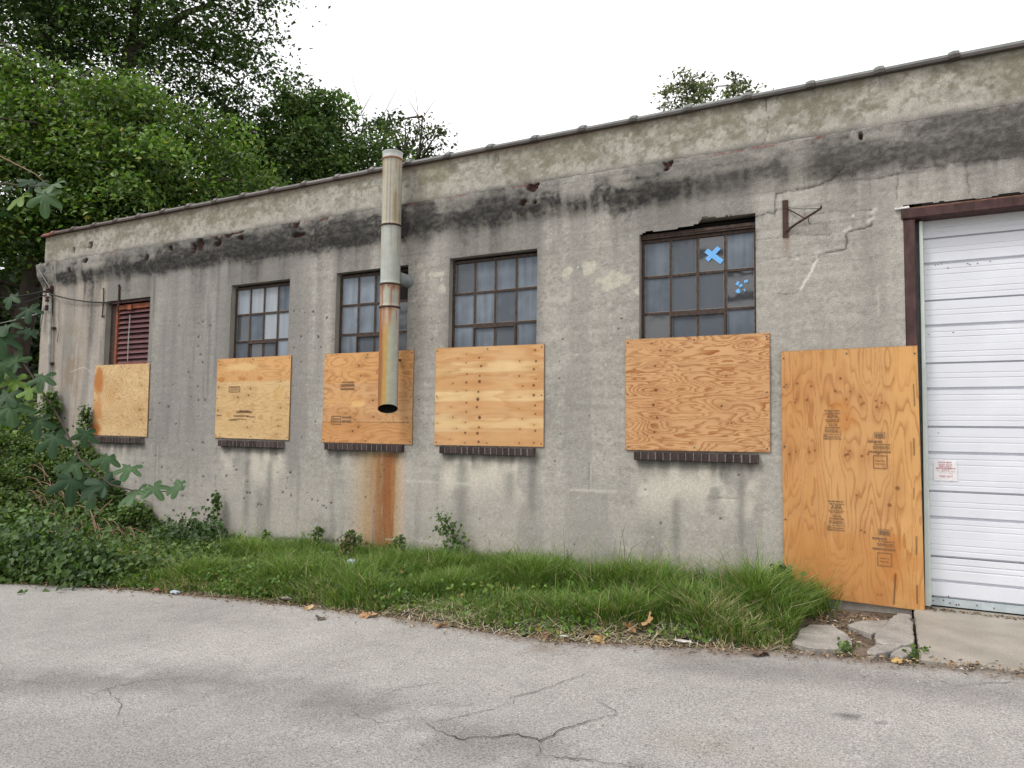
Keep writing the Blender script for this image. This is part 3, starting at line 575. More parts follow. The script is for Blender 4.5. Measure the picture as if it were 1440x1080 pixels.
for k in ('w2', 'w3', 'w4', 'w5'):
    a, b, t = WIN[k]; yf = .105; top = t - .03 if k != 'w5' else 3.775
    cols = 4; W = b - a
    mb = MB()                                        # frame: perimeter and glazing bars butt end to end
    e = .032
    mb.box(a, a + e, yf - .02, yf + .03, WBOT, top); mb.box(b - e, b, yf - .02, yf + .03, WBOT, top); mb.box(a + e, b - e, yf - .02, yf + .03, top - e, top)
    xsb = [a + e + (W - 2 * e) * i / cols for i in range(cols + 1)]; rows = [top - e]
    for h in (.395, .415, .42): rows.append(rows[-1] - h)
    for x in xsb[1:-1]: mb.box(x - BAR / 2, x + BAR / 2, yf - .012, yf + .02, WBOT, top - e)
    for z in rows[1:-1]:
        for i in range(cols): mb.box(xsb[i] + BAR / 2 * (i > 0), xsb[i + 1] - BAR / 2 * (i < cols - 1), yf - .0125, yf + .02, z - BAR / 2, z + BAR / 2)
    z = rows[2]                                      # tilting vent sash in the middle, standing slightly proud
    mb.box(xsb[1] + .014, xsb[3] - .014, yf - .030, yf - .014, z - .046, z - .014); mb.box(xsb[1] - .008, xsb[1] + .014, yf - .030, yf - .014, WBOT, z - .014); mb.box(xsb[3] - .014, xsb[3] + .008, yf - .030, yf - .014, WBOT, z - .014)
    if k == 'w5':
        mb.box(a - .01, b + .01, .055, .17, 3.778, 3.835); mb.box(a + .02, b - .02, .045, .055, 3.800, 3.812)
    win = part(mb.build('window', M_steel))
    for r in range(3):
        for i in range(cols):
            x0 = xsb[i] + BAR / 2 * (i > 0); x1 = xsb[i + 1] - BAR / 2 * (i < cols - 1); z1 = rows[r] - BAR / 2 * (r > 0); z0 = (rows[r + 1] + BAR / 2) if r < 2 else WBOT
            if k == 'w3' and r == 0 and i == 3:     # the duct passes through this opening: sheet metal blank instead of glass
                o = MB().box(x0, x1, yf, yf + .004, z0, z1).build('duct_blank', M_dark_inside); o.parent = win; continue
            o = link('pane', pane_mesh(x1 - x0, z1 - z0), win); o.location = ((x0 + x1) / 2, yf + .004, (z0 + z1) / 2)
            o.rotation_euler = (random.gauss(0, .006), 0, random.gauss(0, .006)); o['grime'] = float(GR[k][r][i]) * {'w2': 1.6, 'w3': 1.0, 'w4': .85, 'w5': .80}[k]; o['haze'] = float(max(0, GR[k][r][i] - .55) * {'w2': 1.7, 'w3': .7, 'w4': .5, 'w5': .5}[k])
            p = link('putty', putty_mesh(x1 - x0, z1 - z0), win); p.location = ((x0 + x1) / 2, yf + .003, (z0 + z1) / 2)
    part(MB().box(a - .0, b + .0, yf + .032, yf + .04, WBOT, 3.9).build('window_backing', M_dark_inside))  # near-black sheet: the dark behind frame and lintel, as colour
for k, (a, b, t) in WIN.items():                     # concrete reveals: thin slabs lining each opening
    mb = MB(); d = .20
    mb.box(a - .05, a - .001, .006, d, WBOT, t + .05); mb.box(b + .001, b + .05, .006, d, WBOT, t + .05)
    mb.box(a, b, .02 if k == 'w5' else .006, d, t + (.07 if k == 'w5' else .001), t + .12)
    part(mb.build('window_reveal', M_plain))

# louvred shutter in the first opening
a, b, t = WIN['w1']; mb = MB(); yf = .115; x0 = a + .16
mb.box(a, x0, yf - .02, yf + .05, WBOT, t - .05)
w1 = part(mb.build('louvre_window', M_steel))
fr = MB(); fr.box(x0, x0 + .05, yf - .035, yf + .02, WBOT, t - .07); fr.box(b - .07, b - .004, yf - .04, yf + .02, WBOT, t - .02); fr.box(x0 + .05, b - .07, yf - .035, yf + .02, t - .15, t - .07)
fr.box(x0 + .05, b - .07, yf - .03, yf + .02, 2.62, 2.665)
o = fr.build('louvre_frame', M_louvre_frame); o.parent = w1
MBk = MB().box(x0 + .05, b - .07, yf + .05, yf + .055, WBOT, t - .07).build('louvre_backing', M_dark_inside); MBk.parent = w1  # near-black sheet standing for the shade behind the slats
slat = MB().add([(0, -.03, 0), (1, -.03, 0), (1, .03, .088), (0, .03, .088), (0, -.022, -.004), (1, -.022, -.004), (1, .038, .084), (0, .038, .084)], [(0, 1, 2, 3), (7, 6, 5, 4), (0, 4, 5, 1), (1, 5, 6, 2), (2, 6, 7, 3), (3, 7, 4, 0)]).mesh('slat', M_louvre)
z = 3.535
while z > 2.64:
    o = link('slat', slat, w1); o.location = (x0 + .05, yf, z); o.scale = (b - .07 - x0 - .05, 1, 1); o.rotation_euler = (random.uniform(-.03, .06), random.gauss(0, .004), 0); z -= .088
o = MB().tube([(a + .56, yf - .045, 3.50), (a + .555, yf - .05, 3.1), (a + .55, yf - .045, 2.70)], .009, 6).build('tilt_rod', M_conduit); o.parent = w1
o = MB().box(a + .50, a + .60, yf - .06, yf - .036, 3.59, 3.68).build('latch_block', M_louvre_frame); o.parent = w1
o = MB().box(a + .02, b - .01, .03, .07, t - .05, t - .004).build('louvre_head', M_brown); o.parent = w1

# brick sills, bricks standing on end
brick_me = [MB().bevbox(-.0375, .0375, -.062, .04, -.046, .046, .006, .002).mesh('brick', M_brick) for _ in range(6)]
for (a, b) in [(-12.42, -11.16), (-9.35, -8.02), (-7.22, -5.89), (-5.31, -3.98), (-2.755, -1.44)]:
    s = part(MB().box(a + .004, b - .004, -.0575, .012, 1.303, 1.388).build('brick_sill', M_mortar)); n = 16 if b - a > 1.3 else 15; p = (b - a) / n
    for i in range(n):
        o = link('brick', random.choice(brick_me), s); o.location = (a + p * (i + .5), random.uniform(-.003, .002), 1.346 + random.uniform(-.002, .002)); o.scale = ((p - .008) / .075, 1, 1); o.rotation_euler = (0, random.gauss(0, .012), 0)

# garage door
gd = part(MB().box(-.0, 3.06, .235, .26, .02, 4.1).build('garage_door', M_seal)); yd = .165
def panel_mesh(z0, z1, grooves):
    """steel section with pressed grooves; z relative to z0"""
    zz = [(0, .030), (.014, .030), (.0155, .002), (.018, 0)]
    for g, wd, dp in grooves:
        zz += [(g - wd * .9, 0), (g - wd * .60, dp), (g + wd * .25, dp), (g + wd * .5, 0)]
    H = z1 - z0; zz += [(H - .005, 0), (H - .003, .002), (H - .002, .030)]
    xs = [.066, .8, 1.55, 2.3, 2.99]; vs = []; fs = []
    for z, d in zz: vs += [(x, yd + d, z) for x in xs]
    n = len(xs)
    for j in range(len(zz) - 1): fs += [(j * n + i, j * n + i + 1, (j + 1) * n + i + 1, (j + 1) * n + i) for i in range(n - 1)]
    me = bpy.data.meshes.new('door_panel'); me.from_pydata(vs, [], fs); me.materials.append(M_white); return me
GRV = [(.064, .010, .0035), (.116, .010, .0035), (.182, .006, .0015), (.255, .010, .0035), (.307, .010, .0035), (.371, .022, .028), (.467, .010, .0035), (.516, .010, .0035)]
ms = panel_mesh(0, .605, GRV)
for z in (.474, 1.079, 1.684, 2.287, 2.889, 3.492):
    o = link('door_panel', ms, gd, (0, random.uniform(0, .004), z))
o = link('door_panel', panel_mesh(0, .372, [(.16, .022, .028), (.26, .012, .006), (.31, .012, .006)]), gd, (0, 0, .100))
r_ = MB(); r_.box(.07, 2.985, yd - .004, yd + .03, .028, .098); o = r_.build('bottom_rail', M_seal); o.parent = gd
for (x, z) in [(.075, .10), (.075, .06), (.16, .075), (.21, .055), (.26, .045), (.28, .05), (.42, .06), (.55, .05), (.2, .115)]: o = MB().box(x, x + .008, yd - .009, yd - .004, z, z + .012).build('rail_bolt', M_iron); o.parent = gd
for (x, z) in [(.16, 3.235), (.185, 3.24), (.21, 3.242), (.26, 3.2), (.42, 3.225), (.44, 3.215), (.50, 3.22), (.09, 2.57), (.29, 2.58), (.15, 1.63), (.6, 3.23)]: o = MB().box(x, x + random.uniform(.006, .014), yd - .0015, yd - .0005, z, z + .006).build('scuff', M_iron); o.parent = gd
tr = MB()                                            # pale stop strips, gently bowed
tr.add([(.012, .07, .03), (.05, .07, .03), (.070, .162, .03), (.012, .18, .03), (.028, .07, 1.9), (.058, .07, 1.9), (.070, .162, 1.9), (.028, .18, 1.9), (.035, .07, 3.655), (.062, .07, 3.655), (.070, .162, 3.655), (.035, .18, 3.655)],
       [(0, 1, 5, 4), (4, 5, 9, 8), (1, 2, 6, 5), (5, 6, 10, 9), (3, 0, 4, 7), (7, 4, 8, 11), (8, 9, 10, 11)])
part(tr.build('door_stop', M_trim)); part(MB().box(2.99, 3.05, .07, .16, .03, 3.655).build('door_stop', M_trim))
for q in [(-.098, -.004, -.012, .20, 2.40, 3.668, .008, .003), (-.096, -.004, .0, .20, -.02, 2.398, .008, .003), (3.06, 3.155, -.012, .20, -.02, 3.668, .008, .0)]: part(MB().bevbox(*q).build('door_jamb', M_brown))
li = MB(); li.bevbox(-.115, 3.20, -.030, .19, 3.672, 3.765, .01, .004); part(li.build('door_lintel', M_brown))
li = MB(); li.bevbox(-.20, 3.2, .0, .12, 3.768, 3.782, .004, .002); part(li.build('rotten_lintel_board', mat('bare_rotten_wood', (.20, .10, .07), .9, .5, 20, .4)))
li = MB(); li.bevbox(-.165, -.045, -.03, .02, 3.770, 3.795, .006, .004); part(li.build('loose_flashing', M_paper))

# ------------------------------------------------------------------ plywood sheets
def ply_colors(U, V, W, H, p):
    """U along the sheet, V up (metres); returns linear colours"""
    s = p['seed']; gu, gv = (U, V) if p['grain'] == 'h' else (V, U)
    f = fbm(gu * p['su'], gv * p['sv'], s, 4, .5)
    kn = p.get('knots', [])
    kd = np.zeros_like(U); kc = np.zeros_like(U)
    for (x, y, r) in kn:
        d2 = ((U - x) ** 2 + (V - y) ** 2); asp = ((U - x) ** 2 * (.12 if p['grain'] == 'h' else 1) + (V - y) ** 2 * (1 if p['grain'] == 'h' else .12))
        f = f + p.get('kpull', .05) * np.exp(-asp / (2 * (3.0 * r) ** 2)); kc = np.maximum(kc, np.exp(-d2 / (.9 * r) ** 2)); kd = np.maximum(kd, np.exp(-asp / (2.4 * r) ** 2))
    ph = f * p['k'] + .25 * fbm(gu * 2, gv * 30, s + 5, 3)
    fr_ = ph - np.floor(ph); line = sst(p.get('l0', .5), .93, fr_) * sst(1.0, .95, fr_)
    broad = fbm(gu * .7, gv * 3.2, s + 9, 3)
    c = np.zeros(U.shape + (3,)) + np.array(p['light'])
    c = mixc(c, p['mid'], sst(.35, .65, broad) * p.get('broad', .7))
    for (v0, v1, col, kk) in p.get('strips', []):
        q = gv + .008 * (fbm(gu * 3, gv * 0, s + 3) - .5); c = mixc(c, col, kk * sst(v0 - .004, v0 + .004, q) * sst(v1 + .004, v1 - .004, q))
    c = mixc(c, p['dark'], line * p['contrast'] * (.45 + .75 * fbm(U * 4, V * 4, s + 13, 2)))
    fine = fbm(gu * 6, gv * 220, s + 17, 2); c *= (.93 + .14 * fine)[..., None]
    c = mixc(c, p['dark'], .40 * kd); c = mixc(c, p.get('kcol', (.10, .045, .02)), .92 * sst(.25, .7, kc))
    for (x, y, a, b, col, kk) in p.get('blots', []):
        c = mixc(c, col, kk * sst(1.25, .5, np.hypot((U - x) / a, (V - y) / b) + .9 * (fbm(U * 7, V * 7, s + 21) - .5)))
    for (x0, y0, x1, y1, w) in p.get('slits', []):
        c = mixc(c, (.05, .025, .015), .85 * np.exp(-(seg_dist(U, V, [(x0, y0), (x1, y1)]) / w) ** 2))
    ed = np.minimum(np.minimum(U, W - U), np.minimum(V, H - V)); c *= (.82 + .18 * sst(0, .012, ed))[..., None]
    return np.clip(c, .01, .85)
def stamp(parent, items, y=-.0016):
    V = []; F = []
    for it in items:
        if it[0] == 'text':
            _, txt, x, z, s = it; cu = bpy.data.curves.new('stamp', 'FONT'); cu.body = txt; cu.size = s; cu.align_x = 'CENTER'; cu.resolution_u = 2; cu.offset = s * .018
            ob = bpy.data.objects.new('stamp_tmp', cu); me = bpy.data.meshes.new_from_object(ob); n = len(V)
            V += [(x + v.co.x, y, z + v.co.y) for v in me.vertices]; F += [tuple(i + n for i in p.vertices) for p in me.polygons]
            bpy.data.objects.remove(ob); bpy.data.curves.remove(cu); bpy.data.meshes.remove(me)
        elif it[0] == 'bar':
            _, x0, x1, z, h = it; x = x0
            while x < x1 - .004:                     # broken line of illegible small print
                w = random.uniform(.008, .03); e = min(x1, x + w); n = len(V); V += [(x, y, z), (e, y, z), (e, y, z + h), (x, y, z + h)]; F.append((n, n + 1, n + 2, n + 3)); x = e + random.uniform(.003, .007)
        elif it[0] == 'rect':
            _, x0, x1, z0, z1, t = it
            for (p, q, r, s_) in [(x0, x1, z0, z0 + t), (x0, x1, z1 - t, z1), (x0, x0 + t, z0 + t, z1 - t), (x1 - t, x1, z0 + t, z1 - t)]:
                n = len(V); V += [(p, y, r), (q, y, r), (q, y, s_), (p, y, s_)]; F.append((n, n + 1, n + 2, n + 3))
    me = bpy.data.meshes.new('ink_stamp'); me.from_pydata(V, [], F); me.materials.append(M_ink)
    o = link('ink_stamp', me, parent); o['kind'] = 'stuff'; return o
def plywood(name, quad, p, res, label, y0, thick=.0155, screws=(), bow=.0):
    """quad: bottom-left, bottom-right, top-right, top-left as (x, z)"""
    (ax, az), (bx, bz), (cx, cz), (dx, dz) = quad
    W = math.hypot(bx - ax, bz - az); H = math.hypot(dx - ax, dz - az); nu = int(W / res); nv = int(H / res)
    u = np.linspace(0, 1, nu + 1); v = np.linspace(0, 1, nv + 1); U, V_ = np.meshgrid(u, v)
    X = (1 - V_) * (ax + (bx - ax) * U) + V_ * (dx + (cx - dx) * U) - ax; Z = (1 - V_) * (az + (bz - az) * U) + V_ * (dz + (cz - dz) * U) - az
    Y = -bow * np.sin(math.pi * U) * .4 + .0 * X + .004 * (fbm(U * 2, V_ * 2, p['seed'] + 40) - .5)
    root = link(name, np_mesh(name, np.stack([X, Y, Z], -1).reshape(-1, 3), None if False else (lambda idx: np.stack([idx[:-1, :-1], idx[:-1, 1:], idx[1:, 1:], idx[1:, :-1]], -1).reshape(-1, 4))(np.arange(X.size).reshape(X.shape)), M_wood, ply_colors(U * W, V_ * H, W, H, p).reshape(-1, 3), True), None, (ax, y0, az))
    tag(root, label, 'plywood sheet', 'plywood sheets boarding up the facade')
    b = []; idx = np.arange(X.size).reshape(X.shape)
    loop = list(idx[0, :]) + list(idx[1:, -1]) + list(idx[-1, -2::-1]) + list(idx[-2:0:-1, 0]); P = np.stack([X, Y, Z], -1).reshape(-1, 3)[loop]; n = len(loop)
    vs = np.concatenate([P, P + np.array((0, thick, 0))]); i = np.arange(n); j = (i + 1) % n
    link('veneer_edge', np_mesh('veneer_edge', vs, np.stack([i, i + n, j + n, j], -1), M_wood_edge), root)
    bk = [(0, thick, 0), (bx - ax, thick, bz - az), (cx - ax, thick, cz - az), (dx - ax, thick, dz - az)]
    o = MB().add(bk, [(3, 2, 1, 0)]).build('back_face', M_wood_edge, root)
    for (su, sv) in screws:
        o = link('screw', screw_me, root); x = (1 - sv) * su * (bx - ax) + sv * (dx - ax + (cx - dx) * su); z = (1 - sv) * (su * (bz - az)) + sv * (dz - az + (cz - dz) * su); o.location = (x, -bow * math.sin(math.pi * su) * .4 - .0005, z)
    return root
screw_me = MB().tube([(0, -.0035, 0), (0, .003, 0)], .009, 8).mesh('screw', M_screw)
SC = [(.02, .03), (.98, .03), (.02, .97), (.98, .97), (.02, .5), (.98, .5), (.5, .97), (.5, .03)]
def k_rand(n, W, H, r0, r1, seed, rows=None):
    q = random.Random(seed); out = []
    for i in range(n): out.append((q.uniform(.05, W - .05), (q.choice(rows) + q.gauss(0, .025)) if rows else q.uniform(.05, H - .05), q.uniform(r0, r1)))
    return out
b1 = plywood('plywood_sheet', [(-12.56, 1.42), (-11.075, 1.415), (-11.09, 2.632), (-12.56, 2.640)], dict(seed=101, grain='h', su=.9, sv=4.2, k=26, light=(.62, .44, .235), mid=(.55, .365, .185), dark=(.36, .18, .062), contrast=.75, broad=.6,
    knots=[(1.28, .45, .02), (1.33, .28, .02), (1.3, .85, .012)], kpull=.03, blots=[(.14, .95, .17, .22, (.44, .17, .045), .95), (.12, .10, .16, .13, (.40, .14, .035), .95), (.15, .45, .13, .22, (.48, .21, .07), .75), (.5, .7, .12, .18, (.52, .27, .10), .4)]), .010,
    'pale plywood sheet with orange stained left edge below the louvred shutter', -.019, screws=SC)
b2 = plywood('plywood_sheet', [(-9.47, 1.425), (-7.93, 1.418), (-7.93, 2.650), (-9.47, 2.645)], dict(seed=112, grain='h', su=.8, sv=3.4, k=17, light=(.63, .44, .225), mid=(.55, .365, .175), dark=(.37, .20, .075), contrast=.6, broad=.5,
    knots=[(.48, .62, .022), (.70, .65, .020), (.74, .75, .018), (.70, .17, .016), (1.33, .20, .015), (1.30, .28, .012), (1.30, .08, .013), (1.36, .46, .016), (.05, .78, .02), (.05, .42, .02), (.06, 1.13, .015), (1.35, .85, .012)], strips=[(.86, 1.3, (.60, .305, .115), .75)],
    blots=[(.55, 1.08, .38, .06, (.68, .47, .22), .75), (.10, .90, .08, .035, (.46, .20, .06), .9), (.55, .90, .10, .03, (.46, .20, .06), .8), (.93, .90, .07, .035, (.46, .20, .06), .9), (1.3, .66, .1, .1, (.52, .33, .11), .5), (.3, .36, .06, .05, (.52, .29, .10), .6)],
    slits=[(.03, .34, .13, .345, .011), (.68, .33, .85, .325, .008)]), .009, 'yellow plywood sheet with orange top strip and smudged brown print below the broken pane window', -.018, screws=SC)
stamp(b2, [('rect', .28, .52, .70, .79, .010), ('bar', .31, .50, .73, .014), ('bar', .31, .50, .76, .012), ('bar', .46, .80, .385, .028), ('bar', .52, .74, .405, .02), ('bar', .40, .72, .33, .02), ('bar', .36, .68, .285, .012), ('bar', .30, .46, .27, .015)], -.005)
b3 = plywood('plywood_sheet', [(-7.30, 1.40), (-5.76, 1.400), (-5.76, 2.642), (-7.29, 2.642)], dict(seed=127, grain='h', su=1.0, sv=3.2, k=13, light=(.57, .335, .165), mid=(.51, .270, .120), dark=(.33, .125, .035), contrast=.6, broad=.7,
    knots=[(.62, 1.06, .018), (.66, .92, .014), (.88, .58, .018), (.90, .36, .016), (.55, .16, .02), (.65, .22, .018), (.35, .78, .014), (.42, .40, .014), (.50, .36, .014), (.58, .32, .014), (.05, 1.0, .012), (.1, .86, .012), (.03, .45, .01), (1.45, .35, .012), (.75, 1.17, .013)], kpull=.06,
    strips=[(.82, 1.3, (.63, .33, .125), .6), (.0, .285, (.52, .23, .07), .5)], blots=[(.62, .53, .12, .045, (.70, .46, .20), .8), (.35, .62, .4, .12, (.62, .33, .12), .4)], slits=[(.0, .283, 1.5, .287, .004)]), .009,
    'orange plywood sheet directly behind the lower end of the exhaust pipe', -.019, screws=SC)
stamp(b3, [('rect', .17, .34, .25, .37, .008), ('bar', .19, .32, .285, .015), ('bar', .19, .32, .32, .015), ('bar', .36, .52, .28, .03), ('bar', .36, .52, .34, .02), ('bar', .32, .56, .78, .03), ('bar', .32, .56, .73, .025), ('bar', .34, .55, .83, .015)], -.005)
b4k = [(.66, y_, .027) for y_ in np.arange(.05, 1.2, .105)] + [(.46, y_, .019) for y_ in np.arange(.05, 1.2, .125)] + [(1.42, y_, .020) for y_ in np.arange(.06, 1.2, .11)] + [(1.24 + .03 * ((i * 7) % 3 - 1), .06 + .14 * i, .013) for i in range(8)] + [(.28 + .05 * ((i * 5) % 3 - 1), .07 + .145 * i, .013) for i in range(8)] + [(.04, .1 + .18 * i, .008) for i in range(6)]
b4k = [(x_ + random.gauss(0, .014), y_ + random.gauss(0, .02), r_ * random.uniform(.55, 1.1)) for x_, y_, r_ in b4k]
b4 = plywood('plywood_sheet', [(-5.412, 1.402), (-3.868, 1.412), (-3.875, 2.637), (-5.42, 2.648)], dict(seed=133, grain='h', su=.45, sv=3.0, k=5, light=(.62, .42, .225), mid=(.56, .335, .16), dark=(.45, .20, .065), contrast=.55, broad=.9, knots=b4k, kpull=.010,
    strips=[(.22, .34, (.66, .46, .23), .8), (.56, .68, (.69, .50, .26), .85), (.92, 1.04, (.68, .48, .25), .85), (.0, .17, (.55, .30, .13), .7), (.40, .54, (.56, .315, .14), .6), (.70, .90, (.555, .31, .135), .65), (1.06, 1.3, (.57, .32, .14), .6)]), .008,
    'light tan plywood sheet with vertical rows of dark knots, right of the exhaust pipe', -.018, screws=SC)
b5 = plywood('plywood_sheet', [(-2.86, 1.402), (-1.328, 1.415), (-1.322, 2.640), (-2.868, 2.640)], dict(seed=146, grain='h', su=.8, sv=4.6, k=19, light=(.55, .320, .155), mid=(.51, .28, .13), dark=(.31, .12, .042), contrast=1.0, broad=.4, l0=.35,
    knots=[(.33, .20, .016), (.36, .36, .016), (.32, .50, .02), (.35, .66, .018), (.34, .93, .014), (.40, 1.10, .014), (.30, 1.18, .012), (1.05, .48, .016), (1.1, .80, .014), (.56, 1.08, .010), (1.3, 1.14, .010), (1.15, .3, .012), (.3, .28, .012)], kpull=.12), .007,
    'orange brown plywood sheet with dense wavy grain below the window with blue tape', -.019, screws=SC)
dk = k_rand(9, .95, 2.4, .012, .017, 3, [.10]) + k_rand(13, .98, 2.4, .012, .018, 4, [1.40]) + k_rand(9, .98, 2.4, .012, .017, 5, [1.90]) + k_rand(9, .95, 2.4, .010, .015, 6) + [(.55, 2.12, .018), (.15, 2.08, .016), (.28, 2.05, .016), (.05, 2.07, .013), (.50, 2.0, .018), (.60, 1.72, .014), (1.02, 1.09, .025), (.95, .93, .022)]
dk = [(x_, max(.05, y_), r_) for x_, y_, r_ in dk]
door = plywood('plywood_sheet', [(-1.212, .030), (0.004, .003), (-.008, 2.448), (-1.212, 2.440)], dict(seed=164, grain='v', su=.6, sv=3.8, k=13, light=(.545, .300, .122), mid=(.49, .240, .085), kcol=(.20, .085, .032), dark=(.32, .125, .040), contrast=.68, broad=.8, knots=dk, kpull=.06,
    strips=[(.96, 1.3, (.62, .34, .115), .35)], blots=[(.6, .25, .75, .45, (.45, .19, .052), .55), (.55, 1.75, .12, .22, (.46, .18, .045), .5), (.95, .45, .10, .30, (.42, .15, .035), .55), (1.1, 2.2, .1, .3, (.62, .34, .12), .5)],
    slits=[(.965, .03, .985, .30, .007), (1.155, .06, 1.158, .22, .006), (1.16, .50, 1.165, .66, .005), (1.165, 1.4, 1.165, 1.55, .006), (1.18, 1.85, 1.175, 2.05, .005), (1.15, 1.0, 1.155, 1.1, .004)]), .0062,
    'tall golden plywood sheet standing on edge beside the white garage door', -.040, screws=[(.02, .97), (.98, .97), (.02, .6), (.02, .3), (.02, .85), (.5, .98)], bow=.02)
def apa(x, z): return [('text', 'APA', x, z - .085, .055), ('bar', x - .075, x + .06, z - .015, .010), ('bar', x - .06, x + .07, z - .040, .009), ('bar', x - .07, x + .065, z - .105, .008), ('bar', x - .06, x + .06, z - .120, .007), ('text', '32/16', x, z - .162, .036),
    ('bar', x - .065, x + .065, z - .182, .010), ('bar', x - .07, x + .05, z - .205, .008), ('bar', x - .07, x + .07, z - .222, .008), ('bar', x - .075, x + .075, z - .245, .006), ('bar', x - .05, x + .06, z - .270, .008), ('bar', x - .05, x + .07, z - .29, .008), ('rect', x - .085, x - .055, z - .29, z - .25, .008)]
def mill(x, z): return [('bar', x - .035, x + .035, z - .045, .035), ('rect', x - .045, x + .045, z - .055, z + .005, .004), ('bar', x - .10, x + .02, z - .095, .018), ('bar', x - .05, x + .09, z - .115, .008), ('bar', x - .06, x + .085, z - .14, .010), ('bar', x - .06, x + .085, z - .155, .006), ('bar', x - .10, x + .09, z - .190, .016), ('rect', x - .06, x + .06, z - .34, z - .215, .006), ('bar', x - .04, x + .04, z - .30, .006), ('bar', x - .04, x + .04, z - .27, .006)]
stamp(door, apa(.47, 1.82), -.014); stamp(door, apa(.49, .94), -.014); stamp(door, mill(.875, 1.60), -.012); stamp(door, mill(.895, .69), -.012)
# ------------------------------------------------------------------ exhaust pipe
def lathe(name, zs_, rs_, n, m, parent, colf, off=(0, 0, 0), cap=False):
    th = np.linspace(0, 2 * math.pi, n, endpoint=False); Z, T = np.meshgrid(zs_, th, indexing='ij'); Rr = np.repeat(np.array(rs_)[:, None], n, 1)
    V = np.stack([Rr * np.cos(T), Rr * np.sin(T), Z], -1).reshape(-1, 3); idx = np.arange(V.shape[0]).reshape(len(zs_), n); nx = np.roll(idx, -1, 1)
    F = np.stack([idx[:-1], nx[:-1], nx[1:], idx[1:]], -1).reshape(-1, 4)
    return link(name, np_mesh(name, V, F, m, colf(T, Z).reshape(-1, 3), True), parent, off)
PX, PY = -5.975, -.265
pipe = tag(empty('exhaust_pipe', (PX, PY, 1.86)), 'tall rust streaked galvanised exhaust pipe hanging open ended in front of the wall', 'exhaust pipe')
def pcol(T, Z, z_abs, kind):
    s = fbm(T * 2.2, Z * .5 + kind, 61 + kind, 4); s2 = fbm(T * 7, Z * .9, 71 + kind, 3)
    c = np.zeros(T.shape + (3,)) + np.array((.40, .425, .385)); c *= (.86 + .28 * s)[..., None]
    ang = np.cos(T - math.radians(262))              # faces the viewer
    if kind == 0: c = mixc(c, (.37, .33, .19), .6 * sst(.42, .6, s)); c = mixc(c, (.28, .13, .05), .65 * sst(.54, .68, s2 + .16 * sst(.5, 1.0, z_abs / 1.0)))
    if kind == 1: c = mixc(c, (.30, .17, .09), .6 * sst(.60, .70, s2) * sst(.3, .62, z_abs)); c = mixc(c, (.38, .37, .28), .35 * sst(.45, .6, s))
    if kind == 2: c = mixc(c, (.25, .075, .028), .9 * sst(.40, .54, .6 * s2 + .4 * s + .35 * sst(.6, 1.0, z_abs) * .5)); c = mixc(c, (.42, .37, .22), .7 * sst(.50, .62, fbm(T * 6, Z * 1.5, 83)))
    if kind == 3:
        h = np.sin(T - math.radians(308)) + .35 * (s - .5) + .25 * (s2 - .5); hi = sst(.98, 1.34, z_abs + .30 * (s2 - .5))
        c = mixc(c, (.40, .375, .22), .75 * sst(.75, .0, h)); c = mixc(c, (.44, .255, .055), .92 * sst(.02 + .0, -.28, h - .45 * hi)); c = mixc(c, (.27, .095, .034), .92 * sst(-.50, -.72, h + .15 * (fbm(T * 8, Z * 1.0, 87) - .5)))
        c = mixc(c, (.27, .12, .05), .6 * sst(.86, .97, np.sin(T - math.radians(308))))
        c = mixc(c, (.47, .43, .42), .80 * hi * sst(.44, .56, fbm(T * 8, Z * .7, 84))); c = mixc(c, (.34, .10, .05), .75 * hi * sst(.50, .60, fbm(T * 9, Z * .6, 85)))
    if kind == 4: c = mixc(c, (.42, .44, .45), .6 * sst(.3, .6, s)); c = mixc(c, (.22, .10, .05), .5 * sst(.62, .7, s2))
    return c
R0 = .128
for nm, z0, z1, k in [('pipe_section', 1.80, 3.17, 3), ('pipe_section', 3.175, 3.47, 2), ('pipe_section', 3.475, 4.25, 1), ('pipe_section', 4.255, 5.14, 0), ('pipe_cap_band', 5.145, 5.245, 4)]:
    L = z1 - z0; zz = np.concatenate([[0, .006, .018], np.linspace(.03, L - .03, max(3, int(L / .03))), [L - .018, L - .006, L]])
    rr = np.full(len(zz), R0 + (.002 if k in (2, 4) else 0)); rr[[0, -1]] = R0 - .012; rr[[1, -2]] += .007; rr[[2, -3]] += .004
    if k == 3: rr[0] = R0; rr[1] = R0; rr[2] = R0
    lathe(nm, zz, rr, 40, M_pipe, pipe, lambda T, Z, k=k, L=L: pcol(T, Z, Z if k == 3 else Z / L, k), (0, 0, z0 - 1.86))
    if k == 3:                                       # the mouth is cut on a slant, its front lip higher
        me = [o for o in pipe.children if o.name.startswith('pipe_section')][0].data
        for v in me.vertices:
            if v.co.z < .12: v.co.z += (.12 - v.co.z) / .12 * .115 * (.5 + .5 * (.61 * v.co.x - .79 * v.co.y) / R0)
lin = lathe('pipe_lining', np.array([-.055, .1, 1.2, 2.4, 3.38]), np.array([R0 - .004] * 5), 32, M_dark_inside, pipe, lambda T, Z: np.zeros(T.shape + (3,)) + .01)  # black inner tube: shade inside the mouth put into colour
for v in lin.data.vertices:
    if v.co.z < 0: v.co.z += .115 * (.5 + .5 * (.61 * v.co.x - .79 * v.co.y) / R0)
MB().tube([(0, 0, 2.9), (0, 0, 2.92)], R0 - .006, 24).build('baffle_plate', M_dark_inside, pipe)
for z in (3.1725, 3.4725, 4.2525, 5.1425):
    lathe('joint_band', np.array([z - .016, z - .012, z + .012, z + .016]), np.array([R0 - .002, R0 + .011, R0 + .011, R0 - .002]), 40, M_iron if z != 5.1425 else M_pipe, pipe, lambda T, Z: np.zeros(T.shape + (3,)) + np.array((.22, .10, .05)), (0, 0, -1.86))
